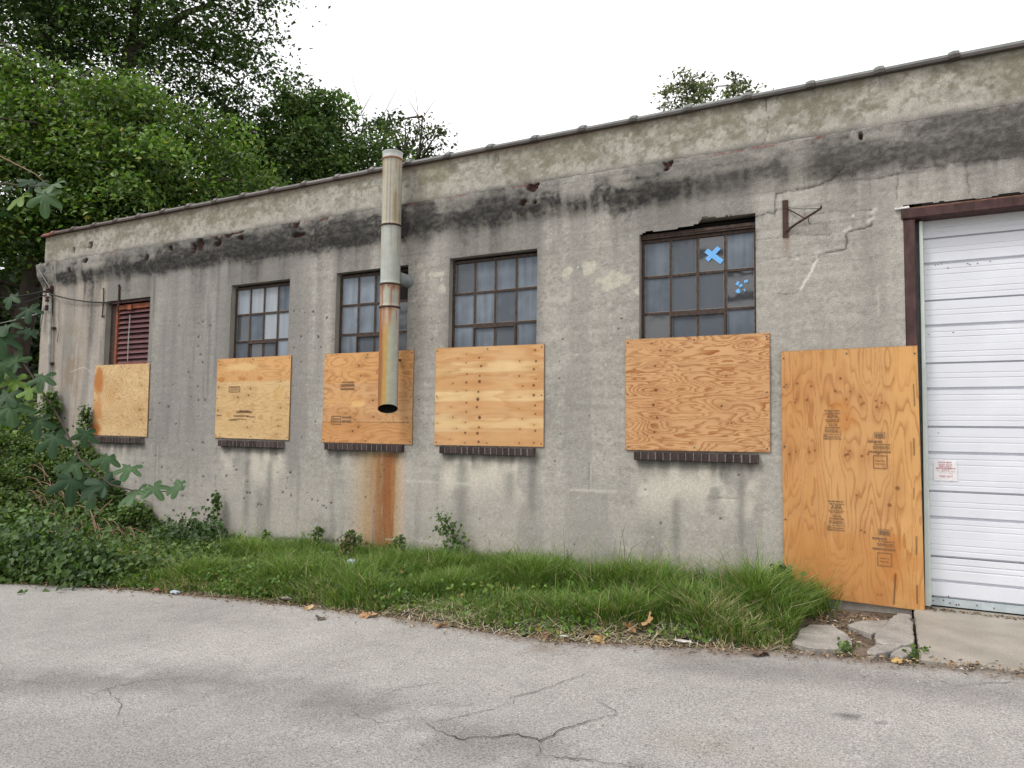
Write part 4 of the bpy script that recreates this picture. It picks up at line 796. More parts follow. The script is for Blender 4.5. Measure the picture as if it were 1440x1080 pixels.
MB().tube([(.06, .10, 1.72), (.10, .28, 1.70), (.11, .44, 1.70)], [.085, .085, .085], 20).build('wall_duct', mat('duct_grey', (.20, .22, .22), .55, .25, 8), pipe, True)
MB().box(-.16, .0, .095, .10, 2.30, 2.33).add([], []).build('pipe_strap', M_iron, pipe)
MB().box(-.015, .015, .118, .285, 2.302, 2.326).build('wall_strap', M_iron, pipe); MB().box(-.015, .015, .118, .285, .64, .664).build('wall_strap', M_iron, pipe)
pipe.rotation_euler = (0, math.radians(-.3), 0)

# ------------------------------------------------------------------ things fixed on the wall
br = tag(empty('iron_bracket', (-1.16, 0, 3.62)), 'small rusted iron sign bracket with a hooked arm, right of the taped window', 'bracket')
MB().box(-.028, .028, -.012, .0, 0, .385, .002).build('back_plate', M_iron, br)
MB().tube([(.01, -.012, .06), (.10, -.05, .11), (.31, -.11, .205), (.345, -.12, .225), (.35, -.125, .25)], [.014, .013, .012, .012, .008], 8).build('arm', M_iron, br)
MB().tube([(.0, -.010, .31), (.19, -.075, .155)], .007, 6).build('brace', M_iron, br)
MB().tube([(.0, -.010, .31), (.18, -.06, .255), (.33, -.115, .225)], .003, 5).build('wire', M_cable, br)
MB().tube([(.23, -.09, .165), (.225, -.10, .13), (.235, -.10, .09), (.25, -.10, .08)], .005, 6).build('hook', M_iron, br)
for (x, z0, z1, lab) in [(-11.99, 3.56, 4.02, 'dark rusty iron strap on the wall nearest the louvred shutter'), (-12.42, 3.50, 4.0, 'thinner rusty iron strap with a cross end, nearer the building corner')]:
    h = tag(empty('wall_strap_iron', (x, 0, z0)), lab, 'iron strap', 'iron straps beside the louvred shutter'); L = z1 - z0
    MB().tube([(0, -.012, 0), (.0, -.02, .02), (.004, -.018, L * .5), (0, -.018, L - .04), (0, -.03, L - .01), (.0, -.012, L)], .017 if x > -12.2 else .010, 6).build('bar', M_iron, h)
    MB().box(-.035, .035, -.02, .004, -.01, .012).build('end_plate', M_iron, h)

# conduit and service wires at the far corner
cd = tag(empty('service_conduit', (-13.93, 0, .6)), 'weathered grey electrical conduit running up the far corner of the building', 'conduit')
MB().tube([(.05, -.055, .0), (.06, -.055, 1.0), (.065, -.055, 1.7), (.03, -.055, 2.8), (-.02, -.06, 3.35), (-.03, -.09, 3.42)], .030, 10).build('riser', M_conduit, cd, True)
MB().tube([(-.02, -.05, 3.3), (-.08, -.05, 3.55), (-.22, -.10, 3.75), (-.30, -.15, 3.9), (-.28, -.12, 4.0)], .008, 6).build('upper_wire', M_conduit, cd, True)
MB().tube([(.0, -.06, 3.35), (-.10, -.12, 3.1), (-.20, -.10, 2.85), (-.28, -.06, 2.75), (-.25, -.05, 3.2)], .014, 6).build('drip_loop', M_conduit, cd, True)
MB().tube([(.05, -.05, 3.3), (.12, -.05, 3.55), (.16, -.09, 3.75), (.18, -.12, 3.95)], .006, 6).build('side_wire', M_conduit, cd, True)
MB().tube([(.16, -.03, 3.3), (.20, -.03, 3.0), (.26, -.03, 2.75), (.22, -.03, 2.5)], .008, 5).build('thin_wire', M_conduit, cd, True)
for z in (.55, 1.3, 2.1, 2.75): MB().box(.0, .125, -.06, .002, z, z + .035).build('clip', M_iron, cd)
ins = tag(empty('insulator_rack', (-13.98, -.02, 3.75)), 'rusty rack of dark insulators at the top of the conduit', 'insulator rack')
MB().box(-.03, .03, -.03, .02, -.1, .42, .003).build('rack', M_iron, ins)
for z in (.0, .16, .32):
    MB().tube([(0, -.05, z - .05), (0, -.05, z - .02), (0, -.05, z), (0, -.05, z + .02), (0, -.05, z + .05)], [.045, .06, .035, .06, .045], 10).build('insulator', M_brown, ins)
def sagwire(a, b, sag, n=14): return [tuple(Vector(a).lerp(Vector(b), i / n) - Vector((0, 0, sag * 4 * (i / n) * (1 - i / n)))) for i in range(n + 1)]
tag(MB().tube(sagwire((-13.98, -.09, 4.02), (-12.2, -.02, 3.73), .05), .013, 6).build('drop_cable', M_cable), 'black cable sagging from the corner insulators to the louvred shutter', 'cable')
tag(MB().tube(sagwire((-13.98, -.09, 4.07), (-30, 4.6, 7.0), .5), .014, 6).build('overhead_cable', M_cable), 'upper black overhead cable leaving the building corner to the left', 'cable', 'overhead cables at the building corner')
tag(MB().tube(sagwire((-13.98, -.09, 4.0), (-30, 4.9, 6.7), .6), .010, 6).build('overhead_cable', M_cable), 'thinner black overhead cable just below the upper one at the corner', 'cable', 'overhead cables at the building corner')
tag(MB().tube(sagwire((-14.28, .05, 3.72), (-30, 4.6, 5.2), .3), .010, 6).build('overhead_cable', M_conduit), 'pale lowest overhead cable in front of the dark trees at the corner', 'cable', 'overhead cables at the building corner')
ds = tag(empty('broken_downspout', (-14.16, -.10, .2)), 'short broken white drain pipe at the foot of the far corner', 'drain pipe')
MB().tube([(0, 0, -.1), (-.02, 0, .3), (.0, .0, .62), (.10, -.02, .78), (.20, -.03, .80)], .045, 10).build('pipe', mat('flaking_white', (.62, .61, .58), .6, .25, 12), ds, True)
MB().tube([(.0, .0, .55), (.0, .0, .62)], .055, 10).build('collar', M_conduit, ds)
# blue tape
def tape(name, label, x, z, strips, y=.098):
    t = tag(empty(name, (x, y, z)), label, 'tape', 'blue tape marks on the right window')
    for i, (x0, z0, x1, z1, w) in enumerate(strips):
        d = Vector((x1 - x0, 0, z1 - z0)); n = Vector((-d.z, 0, d.x)).normalized() * w / 2; a = Vector((x0, -.0012 * i, z0)); b = Vector((x1, -.0012 * i, z1)); th = Vector((0, .001, 0)); q = [a - n, b - n + d * random.uniform(-.04, .04), b + n, a + n + d * random.uniform(-.04, .04)]
        MB().add(q + [v + th for v in q], [(0, 1, 2, 3), (7, 6, 5, 4), (0, 4, 5, 1), (1, 5, 6, 2), (2, 6, 7, 3), (3, 7, 4, 0)]).build('strip', M_tape, t)
tape('tape_cross', 'solid bright blue tape cross on the upper window pane', -1.905, 3.535, [(-.085, .06, .085, -.085, .055), (-.075, -.05, .055, .075, .05)])
tape('tape_remnant', 'torn blue tape scraps on the clear pane at lower right', -1.61, 3.165, [(-.06, .045, -.035, .03, .04), (.02, .05, .06, .055, .03), (-.03, .0, .0, .02, .03), (-.06, -.06, -.03, -.03, .035), (-.055, -.05, -.02, -.065, .02), (.02, -.03, .03, -.055, .015)])
# notice on the garage door
nt_ = tag(empty('paper_notice', (.205, yd - .002, 1.28)), 'white paper notice with red print taped to the garage door', 'notice')
g_ = 6; vs_ = [(-.095 + .19 * i / g_, -.002 - .004 * random.random(), -.095 + .19 * j / g_) for j in range(g_ + 1) for i in range(g_ + 1)]
fs_ = [(j * 7 + i, j * 7 + i + 1, j * 7 + i + 8, j * 7 + i + 7) for j in range(g_) for i in range(g_)]; MB().add(vs_, fs_).build('sheet', M_paper, nt_)
o = stamp(nt_, [('text', 'KEEP OUT', 0, .046, .024), ('text', 'KEEP OUT', .005, -.060, .024), ('bar', -.06, .05, .075, .008), ('bar', -.05, .05, .033, .007), ('bar', -.075, .08, .018, .009), ('bar', -.03, .03, .006, .006), ('bar', -.07, .075, -.006, .004), ('bar', -.05, .06, -.022, .003)], -.0075)
o.name = 'print'; o.data.materials[0] = M_red

# ------------------------------------------------------------------ vegetation
def leaf_quads(C0, size, nrm_bias=(0, 0, 1), tilt=.8, aspect=.62, seed=0, fold=.18):
    """rhombic leaves as two triangles folded on the midrib; returns V (n*4,3), F (n*2,3)"""
    r = np.random.default_rng(seed); n = len(C0); size = np.broadcast_to(size, (n,))
    N_ = np.array(nrm_bias) + tilt * r.normal(size=(n, 3)); N_ /= np.linalg.norm(N_, axis=1)[:, None] + 1e-9
    D = r.normal(size=(n, 3)); D[:, 2] -= .5; D -= (D * N_).sum(1)[:, None] * N_; D /= np.linalg.norm(D, axis=1)[:, None] + 1e-9
    Sd = np.cross(N_, D); L = size[:, None]; lift = fold * L * N_
    V = np.stack([C0 - D * L * .5, C0 + Sd * L * aspect * .5 - D * L * .08 + lift, C0 + D * L * .55, C0 - Sd * L * aspect * .5 - D * L * .08 + lift], 1).reshape(-1, 3)
    b = np.arange(n)[:, None] * 4; F = np.concatenate([b + np.array([0, 1, 2]), b + np.array([0, 2, 3])])
    return V, F
def leaf_cols(n, cols, wts, seed, jit=.25):
    r = np.random.default_rng(seed); c = np.array(cols)[r.choice(len(cols), n, p=np.array(wts) / sum(wts))]
    return np.repeat(np.clip(c * (1 + jit * r.normal(size=(n, 1))), .004, .5), 4, 0)
def crown_points(blobs, dens, seed, csize=.42, per=26, flat=.55, shell=.55, rmax=1.08):
    r = np.random.default_rng(seed); out = []; anchors = []
    for (x, y, z, R) in blobs:
        nc = max(3, int(dens * R ** 2)); d = r.normal(size=(nc, 3)); d /= np.linalg.norm(d, axis=1)[:, None]
        rad = R * (shell + (rmax - shell) * r.random(nc) ** .75); cc = np.array((x, y, z)) + d * rad[:, None] * np.array((1, 1, .85))
        anchors.append(cc); k = r.integers(int(per * .5), int(per * 1.5), nc)
        for c_, kk in zip(cc, k):
            s = csize * r.uniform(.6, 1.35); p = r.normal(size=(kk, 3)) * np.array((s, s, s * flat)) * .5; p[:, 2] -= .45 * (p[:, 0] ** 2 + p[:, 1] ** 2) / max(s, .1); out.append(c_ + p)
    crown_points.spray = np.concatenate([np.full(len(o_), r.uniform(.55, 1.50)) for o_ in out])  # random tone per spray, imitating lit and shaded clumps
    return np.concatenate(out), np.concatenate(anchors)
def tree(name, label, cat, base, trunk, limbs, blobs, dens, leaf, cols, wts, seed, group=None, fill=0, per=26, csize=.42, branches=26, tr=(.3, .12), shell=.55, flat=.55, rmax=1.16):
    root = tag(empty(name, base), label, cat, group); off = np.array(base)
    MB().tube([tuple(np.array(p) - off) for p in trunk], list(np.linspace(tr[0], tr[1], len(trunk))), 9).build('trunk', M_bark, root, True)
    P, A = crown_points(blobs, dens, seed, csize, per, shell=shell, flat=flat, rmax=rmax); r = np.random.default_rng(seed + 1)
    if fill:                                         # the inner leaves, in the shade of the outer sprays
        spr = crown_points.spray; P2, _ = crown_points(blobs, fill, seed + 50, csize, per * .5, shell=.1, flat=.8, rmax=.72); P = np.concatenate([P, P2]); crown_points.spray = np.concatenate([spr, crown_points.spray])
    mb = MB(); top = np.array(trunk[-1])
    for pts, r0, r1 in limbs: mb.tube([tuple(np.array(p) - off) for p in pts], list(np.linspace(r0, r1, len(pts))), 7)
    nodes = [np.array(p) for p in trunk[1:]] + [np.array(p) for l in limbs for p in l[0]]
    for i in r.choice(len(A), min(branches, len(A)), replace=False):
        a = A[i]; nd = min(nodes, key=lambda q: np.linalg.norm(q - a) + (0 if q[2] < a[2] + .5 else 3)); m1 = nd + (a - nd) * .5 + r.normal(size=3) * .15 + np.array((0, 0, .12 * np.linalg.norm(a - nd)))
        mb.tube([tuple(nd - off), tuple(m1 - off), tuple(a - off)], [.055, .035, .012], 5)
    mb.build('limb', M_bark, root, True)
    V, F = leaf_quads(P, leaf * r.uniform(.7, 1.3, len(P)), (0, -.25, .8), .65, .62, seed + 2)
    return link('crown', np_mesh('crown', V - off, F, M_leaf, np.clip(leaf_cols(len(P), cols, wts, seed + 3) * np.repeat(crown_points.spray, 4)[:, None], .004, .5)), root), root

MAPLE = [(-19.51, 2.07, 9.55, 1.25), (-18.15, 2.77, 9.65, 1.2), (-16.98, 3.47, 9.2, 1.1), (-18.01, 1.86, 8.07, 1.87), (-16.44, 2.7, 7.75, 1.7), (-16.1, 3.96, 8.49, 1.35), (-16.07, 5.14, 7.93, 1.14), (-15.63, 5.31, 8.7, 0.95), (-17.13, 2.41, 6.81, 1.19), (-16.6, 3.78, 7.22, 0.99), (-21.12, 1.31, 8.87, 2.34), (-21.49, 1.29, 6.52, 1.62), (-17.55, 1.05, 6.88, 1.12)]
TALL = [(-26.24, 5.98, 16.97, 3.0), (-23.93, 7.25, 16.0, 2.25), (-21.92, 8.25, 16.65, 2.38), (-20.16, 9.25, 15.43, 1.13), (-20.64, 9.11, 13.93, 1.2), (-19.85, 9.49, 14.44, 0.88), (-22.18, 8.27, 14.4, 1.5), (-24.94, 6.78, 15.24, 1.75), (-27.6, 5.39, 15.2, 2.5), (-19.33, 9.62, 16.44, 0.55), (-23.07, 7.39, 20.26, 5.0), (-26.18, 5.76, 20.46, 4.5), (-20.22, 8.98, 18.8, 2.25), (-21.43, 8.76, 13.04, 1.25), (-21.0, 9.04, 12.3, 1.0), (-26.2, 6.1, 13.6, 1.6), (-24.3, 7.2, 13.2, 1.4), (-22.8, 8.0, 12.9, 1.2), (-28.5, 5.0, 13.2, 2.0)]
MID = [(-19.31, 12.16, 12.66, 1.62), (-20.28, 11.7, 11.98, 1.49), (-18.6, 12.57, 12.0, 1.35), (-21.24, 11.2, 11.96, 1.35), (-19.48, 11.99, 13.79, 0.76), (-20.25, 11.61, 13.32, 0.7), (-17.69, 13.06, 11.82, 1.08), (-21.58, 10.96, 12.77, 0.95), (-21.49, 11.14, 10.88, 1.08), (-19.93, 11.93, 11.31, 1.35), (-20.19, 11.59, 14.13, 0.42), (-18.67, 12.44, 13.27, 0.81), (-17.3, 13.2, 12.3, .9), (-22.3, 10.6, 12.4, 1.0), (-22.0, 10.8, 11.5, 1.2)]
SPARSE = [(-19.23, 16.6, 14.19, 0.99), (-18.0, 17.26, 14.05, 0.93), (-17.22, 17.63, 14.43, 0.43), (-18.81, 16.77, 14.97, 0.5), (-17.71, 17.36, 14.73, 0.56), (-19.66, 16.43, 13.56, 0.93), (-18.42, 17.08, 13.49, 0.93)]
FAR = [(-11.18, 37.05, 23.96, 1.1), (-11.88, 36.71, 23.58, 0.64), (-8.52, 38.42, 24.23, 0.74), (-9.75, 37.81, 23.75, 0.64), (-7.38, 39.03, 24.01, 0.55), (-12.02, 36.71, 22.66, 0.64), (-10.38, 37.53, 23.05, 1.01), (-8.33, 38.58, 23.31, 0.83), (-10.76, 37.23, 24.52, 0.55)]
tree('maple_tree', 'bright green broad maple tree in front, beside the far corner of the building', 'tree', (-20.2, 2.6, .6), [(-20.2, 2.6, .3), (-20.0, 2.6, 3.5), (-19.3, 2.6, 6.2), (-18.9, 2.6, 8.5), (-18.8, 2.7, 10.2)],
     [([(-19.6, 2.6, 5.0), (-18.2, 2.8, 6.2), (-16.9, 3.3, 7.2)], .11, .05), ([(-19.1, 2.6, 7.0), (-17.5, 3.0, 8.2), (-16.2, 4.2, 8.6)], .10, .04), ([(-19.8, 2.6, 4.2), (-21, 2.0, 6.0), (-21.6, 1.4, 7.5)], .10, .05)],
     MAPLE, 4.6, .125, [(.115, .185, .038), (.084, .150, .034), (.048, .092, .023), (.170, .220, .056), (.24, .20, .05)], [5, 5, 3, 2, .2], 201, per=400, csize=.95, branches=34, flat=.40, rmax=1.42, shell=.88, fill=6)
TRUNK = [(-24.6, 7.1, 1.5), (-24.7, 7.1, 6), (-24.6, 7.2, 9.5), (-24.4, 7.3, 11.5)]
tree('tall_tree', 'tall dark tree with bare forked limbs rising behind the maple', 'tree', (-24.6, 7.1, 2.0), TRUNK,
     [([(-24.34, 7.36, 11.5), (-23.57, 7.53, 14.6), (-22.6, 7.98, 15.4), (-21.77, 8.37, 16.08), (-20.92, 8.79, 16.42)], .24, .07), ([(-22.6, 7.98, 15.4), (-22.05, 8.26, 15.58), (-21.5, 8.55, 15.49)], .08, .04), ([(-22.6, 7.98, 15.3), (-21.9, 8.3, 15.1), (-21.0, 8.9, 14.3)], .08, .03),
      ([(-24.5, 7.2, 11.0), (-25.4, 6.8, 12.6), (-26.14, 6.17, 14.92), (-26.39, 5.97, 15.92), (-26.68, 5.73, 17.21), (-26.8, 5.7, 20)], .24, .09), ([(-26.09, 6.18, 15.1), (-25.59, 6.38, 16.13), (-24.9, 6.64, 17.49), (-24, 7, 20)], .15, .06), ([(-23.57, 7.53, 14.6), (-23.2, 7.6, 17), (-23, 7.4, 20)], .14, .06)],
     TALL, 8, .16, [(.082, .136, .036), (.060, .104, .030), (.110, .165, .042), (.036, .064, .022)], [5, 5, 2, 3], 211, per=85, csize=.95, branches=60, tr=(.45, .28), shell=.45, flat=.42, rmax=1.2)
tree('bushy_tree', 'mid green bushy tree behind the roof left of the exhaust pipe', 'tree', (-19.8, 12.0, 0.5), [(-19.8, 12.0, .2), (-19.8, 12, 5), (-19.7, 12, 9.5), (-19.6, 12, 12)], [([(-19.7, 12, 8.5), (-20.6, 11.5, 10.5), (-21.2, 11.1, 12)], .1, .04), ([(-19.7, 12, 8.5), (-18.6, 12.6, 10.5), (-17.9, 13, 11.8)], .1, .04)],
     MID, 6.5, .165, [(.125, .200, .062), (.096, .165, .052), (.064, .115, .038), (.165, .225, .075), (.24, .19, .06)], [5, 5, 3, 2, .3], 221, per=170, csize=.85, branches=40, tr=(.3, .12), shell=.8, flat=.45, rmax=1.5, fill=5)
cr, sp_root = tree('sparse_tree', 'thin leaved tree with dead twigs on top, behind the pipe head', 'tree', (-18.6, 16.8, .5), [(-18.6, 16.8, .3), (-18.6, 16.8, 6), (-18.6, 16.8, 11), (-18.5, 16.85, 13.2)], [([(-18.6, 16.8, 10), (-19.6, 16.4, 13), (-19.2, 16.6, 15.3)], .09, .03), ([(-18.6, 16.8, 10.5), (-18.0, 17.2, 13), (-17.9, 17.3, 15.2)], .09, .03)],
     SPARSE, 16, .19, [(.060, .085, .034), (.048, .070, .030), (.09, .105, .045)], [5, 4, 2], 231, per=20, csize=.6, branches=34, tr=(.24, .1))
mb = MB()
for pl in [[(-20.75, 15.84, 13.4), (-20.92, 15.67, 14.94), (-21.16, 15.5, 15.55)], [(-19.92, 16.26, 13.5), (-20.25, 15.97, 15.56), (-20.56, 15.72, 16.86)], [(-19.24, 16.61, 13.6), (-19.35, 16.46, 15.27), (-18.72, 16.7, 16.58)], [(-17.94, 17.29, 13.6), (-18.03, 17.15, 15.29), (-18.12, 17.03, 16.37)], [(-17.93, 17.23, 14.98), (-17.36, 17.46, 15.92)], [(-20.2, 16.0, 15.3), (-19.8, 16.2, 16.2)], [(-20.3, 16, 14.2), (-20.9, 15.8, 15.4)], [(-18.03, 17.15, 15.2), (-18.5, 17.0, 16.0)]]:
    mb.tube([(a + 18.6, b - 16.8, c_ - .5) for a, b, c_ in pl], list(np.linspace(.022, .008, len(pl))), 5)
mb.build('dead_twig', M_twig, sp_root)
tree('distant_tree', 'small pale treetop far beyond the parapet at right', 'tree', (-10, 37.5, 1.5), [(-10, 37.5, 1.2), (-10, 37.5, 10), (-10, 37.6, 19), (-10, 37.6, 22.2)], [([(-10, 37.6, 19), (-11, 37.1, 22), (-11.2, 37, 24)], .12, .04), ([(-10, 37.6, 19), (-8.6, 38.3, 22), (-8.4, 38.5, 24)], .12, .04)],
     FAR, 13, .27, [(.15, .17, .105), (.12, .14, .085), (.19, .19, .13)], [4, 4, 2], 241, per=24, csize=.75, branches=30, tr=(.4, .12))  # distance haze put into the pale leaf colours
for i, (y, z, sg, rr) in enumerate([(-10.5, 6.3, .25, .085), (-10.5, 5.75, .35, .055), (-10.8, 5.2, .30, .085), (-10.8, 4.9, .45, .045)]):
    tag(MB().tube(sagwire((-26, y - .6 * i, z + .8), (16, y + .3 * i, z - .4), sg, 20), rr, 6).build('street_cable', M_cable), ['topmost heavy utility cable across the road', 'second utility cable across the road', 'thick third utility cable across the road', 'thin lowest utility cable across the road'][i], 'cable', 'utility cables across the road')
tree('roadside_tree', 'small dark tree across the road mirrored in the panes', 'tree', (-20, -17, -.4), [(-20, -17, -.5), (-20, -17, 2), (-20, -17, 4)], [], [(-20, -17, 4.6, 1.8), (-22, -16.5, 4.2, 1.5), (-18, -17.5, 3.9, 1.3), (-24.5, -17, 3.6, 1.6)], 14, .22, [(.036, .060, .018), (.05, .08, .02)], [4, 3], 251, per=16, csize=.6, branches=12, tr=(.2, .08))
# the wooded slope left of the building: one mass behind the nearer trees
r = np.random.default_rng(301); P = []
for (x, y, R, h) in [(-30, 5, 4, 9), (-34, 9, 4.5, 10), (-30, 12, 4.5, 11), (-26, 13, 3.5, 10), (-24, 17, 4, 11), (-36, 2, 4.5, 9), (-29, 0, 3, 5), (-40, -4, 5, 8), (-33, -4, 4, 6), (-22.5, 6.5, 2.2, 6), (-26, 3.2, 2.6, 6.5), (-23, 10.5, 2.5, 7)]:
    n = int(900 * R); d = r.normal(size=(n, 3)); d /= np.linalg.norm(d, axis=1)[:, None]
    P.append(np.stack([x + d[:, 0] * R, y + d[:, 1] * R, np.maximum(1.2, h * .5 + d[:, 2] * h * .55)], 1) + r.normal(size=(n, 3)) * .35)
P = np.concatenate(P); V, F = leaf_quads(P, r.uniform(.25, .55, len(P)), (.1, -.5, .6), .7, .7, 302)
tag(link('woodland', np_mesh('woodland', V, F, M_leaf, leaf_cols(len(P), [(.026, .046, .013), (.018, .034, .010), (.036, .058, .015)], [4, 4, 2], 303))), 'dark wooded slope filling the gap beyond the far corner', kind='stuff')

# ground cover on the bank and along the wall: one mass of small leaves
def scatter(n, xr, yr, dens, seed):
    r = np.random.default_rng(seed); x = r.uniform(*xr, n); y = r.uniform(*yr, n); k = (r.random(n) < dens(x, y)); return x[k], y[k]
def gc_d(x, y):
    t = y - edge(x); return sst(7.6, 9.8, -x + 1.3 * (fbm(x * 1.2, y * 1.2, 88) - .5)) * (t > .02) * (y < -.03)
x, y = scatter(95000, (-13.95, -7.2), (-5.0, -.02), gc_d, 401); r = np.random.default_rng(402)
hump = .16 * fbm(x * 1.4, y * 1.4, 89) + .32 * sst(.45, .75, fbm(x * .9 + 3, y * .9, 90)) * sst(8.5, 10, -x)
z = ground_z(x, y) + (.04 + hump * 1.0) * sst(0.0, .35, y - edge(x)) + r.normal(size=len(x)) * .05 + .02
P1 = np.stack([x, y, z], 1); s1 = r.uniform(.035, .085, len(x))
x, y = scatter(52000, (-30, -14.32), (-14, 5), lambda x, y: ((y - edge(x)) > .02) * sst(34, 16, -x), 403)
P2 = np.stack([x, y, ground_z(x, y) + .05 + .5 * fbm(x * .8, y * .8, 91) + r.normal(size=len(x)) * .06], 1); s2 = r.uniform(.09, .19, len(x))
P = np.concatenate([P1, P2]); V, F = leaf_quads(P, np.concatenate([s1, s2]), (.05, -.35, .75), .5, .8, 404)
tag(link('ground_cover', np_mesh('ground_cover', V, F, M_leaf, leaf_cols(len(P), [(.100, .165, .038), (.074, .130, .032), (.140, .200, .050), (.046, .084, .025), (.20, .18, .05)], [5, 5, 3, 2.5, .25], 405))), 'tangle of low leafy vines covering the bank', kind='stuff')

# grass on the verge
def grass():
    r = np.random.default_rng(501); n = 210000
    x = r.uniform(-10.6, -.72, n); y = r.uniform(-2.75, -.015, n); t = y - edge(x)
    pat = fbm(x * 1.6, y * 1.6, 92); right = sst(-.95, -1.25, x) * 1.0
    slabzone = (x > -1.0) & (y < -.55)
    d = (t > .07) * sst(.06, .42, t + .45 * (fbm(x * 3, y * 3, 93) - .5)) * np.where(x > -1.25, sst(-.78, -1.15, x + .0 * y) * .9 + .15, 1) * sst(10.4, 8.6, -x) * (.18 + 1.15 * sst(.30, .62, pat) * (.55 + .8 * fbm(x * 5, y * 5, 96)))
    d = np.where(slabzone, d * .0, d); d = np.where((x > -3.2) & (x < -1.9) & (t < .35), d * .45, d)
    k = r.random(n) < d; x, y, t, pat = x[k], y[k], t[k], pat[k]; n = len(x)
    wallness = sst(-1.0, -.05, y); h = (.05 + .24 * pat * (.6 + .8 * fbm(x * 4.5, y * 4.5, 97))) * (.55 + .55 * sst(.05, .7, t)) + .11 * wallness * r.random(n) ** 1.5
    h *= (1 + .55 * sst(-4.5, -2.0, x) * sst(.0, .5, t)) * r.uniform(.6, 1.3, n); h *= np.where(x > -1.25, .8, 1)
    tall = r.random(n) < .012; h = np.where(tall, h * 1.9 + .05, h)
    ang = r.uniform(0, 2 * math.pi, n); bend = h * r.uniform(.3, 1.35, n); bx = np.cos(ang) * bend; by = np.sin(ang) * bend - .35 * h * sst(.8, .1, t)
    w = r.uniform(.0025, .0055, n) * np.where(tall, .6, 1); wx = -np.sin(ang + r.normal(size=n) * .6) * w; wy = np.cos(ang) * w
    z = ground_z(x, y) - .01; B = np.stack([x, y, z], 1); side = np.stack([wx, wy, 0 * w], 1)
    Mid = B + np.stack([bx * .35, by * .35, h * .62], 1); T = B + np.stack([bx, by, h * np.where(tall, 1, .92)], 1)
    V = np.stack([B - side, B + side, Mid - side * .8, Mid + side * .8, T], 1).reshape(-1, 3)
    b = np.arange(n)[:, None] * 5; F = np.concatenate([b + np.array(q) for q in ([0, 1, 3], [0, 3, 2], [2, 3, 4])])
    cols = np.array([(.142, .235, .046), (.110, .198, .040), (.072, .142, .030), (.205, .260, .072), (.46, .40, .26), (.33, .26, .145)])
    dry = np.clip(.07 + .50 * sst(.55, .05, t) * sst(.35, .7, fbm(x * 2.2, y * 2.2, 94)) + .25 * np.exp(-((x + 1.5) / .35) ** 2) * sst(1.2, .5, t), 0, .7)
    isdry = r.random(n) < dry; ci = np.where(isdry, r.integers(4, 6, n), r.choice(4, n, p=[.34, .34, .16, .16])); c = cols[ci] * (1 + .18 * r.normal(size=(n, 1)))
    c[:, :] *= (.8 + .45 * pat)[:, None]
    tag(link('grass', np_mesh('grass', V, F, M_grass, np.repeat(np.clip(c, .005, .6), 5, 0))), 'long unmown green grass along the foot of the wall', kind='stuff')
grass()
x, y = scatter(60000, (-9.6, -1.0), (-2.75, -.03), lambda x, y: ((y - edge(x)) > .10) * np.clip(.05 + .95 * sst(-4.9, -6.2, x + 1.1 * (fbm(x * 2, y * 2, 98) - .5)) * sst(.40, .58, fbm(x * 2.4, y * 2.4, 99)) + .5 * sst(.62, .72, fbm(x * 1.8, y * 1.8, 100)), 0, 1), 421); r = np.random.default_rng(422)
P = np.stack([x, y, ground_z(x, y) + r.random(len(x)) * (.06 + .22 * fbm(x * 3, y * 3, 101) * sst(.05, .5, y - edge(x)))], 1); V, F = leaf_quads(P, r.uniform(.025, .065, len(P)), (.05, -.4, .8), .55, .7, 423)
tag(link('weed_patch', np_mesh('weed_patch', V, F, M_leaf, leaf_cols(len(P), [(.115, .205, .032), (.082, .165, .028), (.17, .24, .045), (.05, .10, .022), (.22, .17, .05)], [5, 5, 3, 2, .4], 424))), 'low broad leaved weeds mixed into the grass', kind='stuff')
r = np.random.default_rng(431); n = 5200; x = r.uniform(-8.8, -.85, n); t = np.abs(r.normal(size=n)) * .30 + .03; y = edge(x) + t; z = ground_z(x, y) + .012 + r.random(n) * .06 * sst(0, .4, t); a = r.uniform(0, math.pi, n); L_ = r.uniform(.05, .20, n)
dx = np.cos(a) * L_ / 2; dy = np.sin(a) * L_ / 2; w_ = .0028; P0 = np.stack([x - dx, y - dy, z], 1); P1 = np.stack([x + dx, y + dy, z + r.normal(size=n) * .02], 1); sd_ = np.stack([-np.sin(a) * w_, np.cos(a) * w_, 0 * a], 1)
k = (r.random(n) < .35 + .65 * sst(-5, -3, x)) & ~((x > -1.0) & (y < -.6)); P0, P1, sd_ = P0[k], P1[k], sd_[k]; V = np.stack([P0 - sd_, P0 + sd_, P1 + sd_, P1 - sd_], 1).reshape(-1, 3); F = np.arange(len(P0) * 4).reshape(-1, 4)
tag(link('dry_straw', np_mesh('dry_straw', V, F, M_dead, leaf_cols(len(P0), [(.42, .36, .23), (.30, .24, .14), (.50, .45, .32)], [4, 3, 2], 432))), 'flattened dry straw along the edge of the grass', kind='stuff')
mb = MB(); q = random.Random(44)
for i in range(60):
    x = q.uniform(-12.3, -9.6); y = q.uniform(-2.0, -.8); z = float(ground_z(x, y)) + q.uniform(.08, .35); a = q.uniform(-.6, .6) + (math.pi if q.random() < .5 else 0); L_ = q.uniform(.25, .8); h = q.uniform(.05, .25)
    mb.tube([(x + L_ * (t_ - .5) * math.cos(a), y + L_ * (t_ - .5) * math.sin(a) * .5, z + h * math.sin(math.pi * t_) + q.gauss(0, .015)) for t_ in (0, .25, .5, .75, 1)], [.007, .007, .006, .005, .003], 4)
tag(mb.build('dry_brush', M_twig), 'brown tangle of dead stems among the vines', kind='stuff')

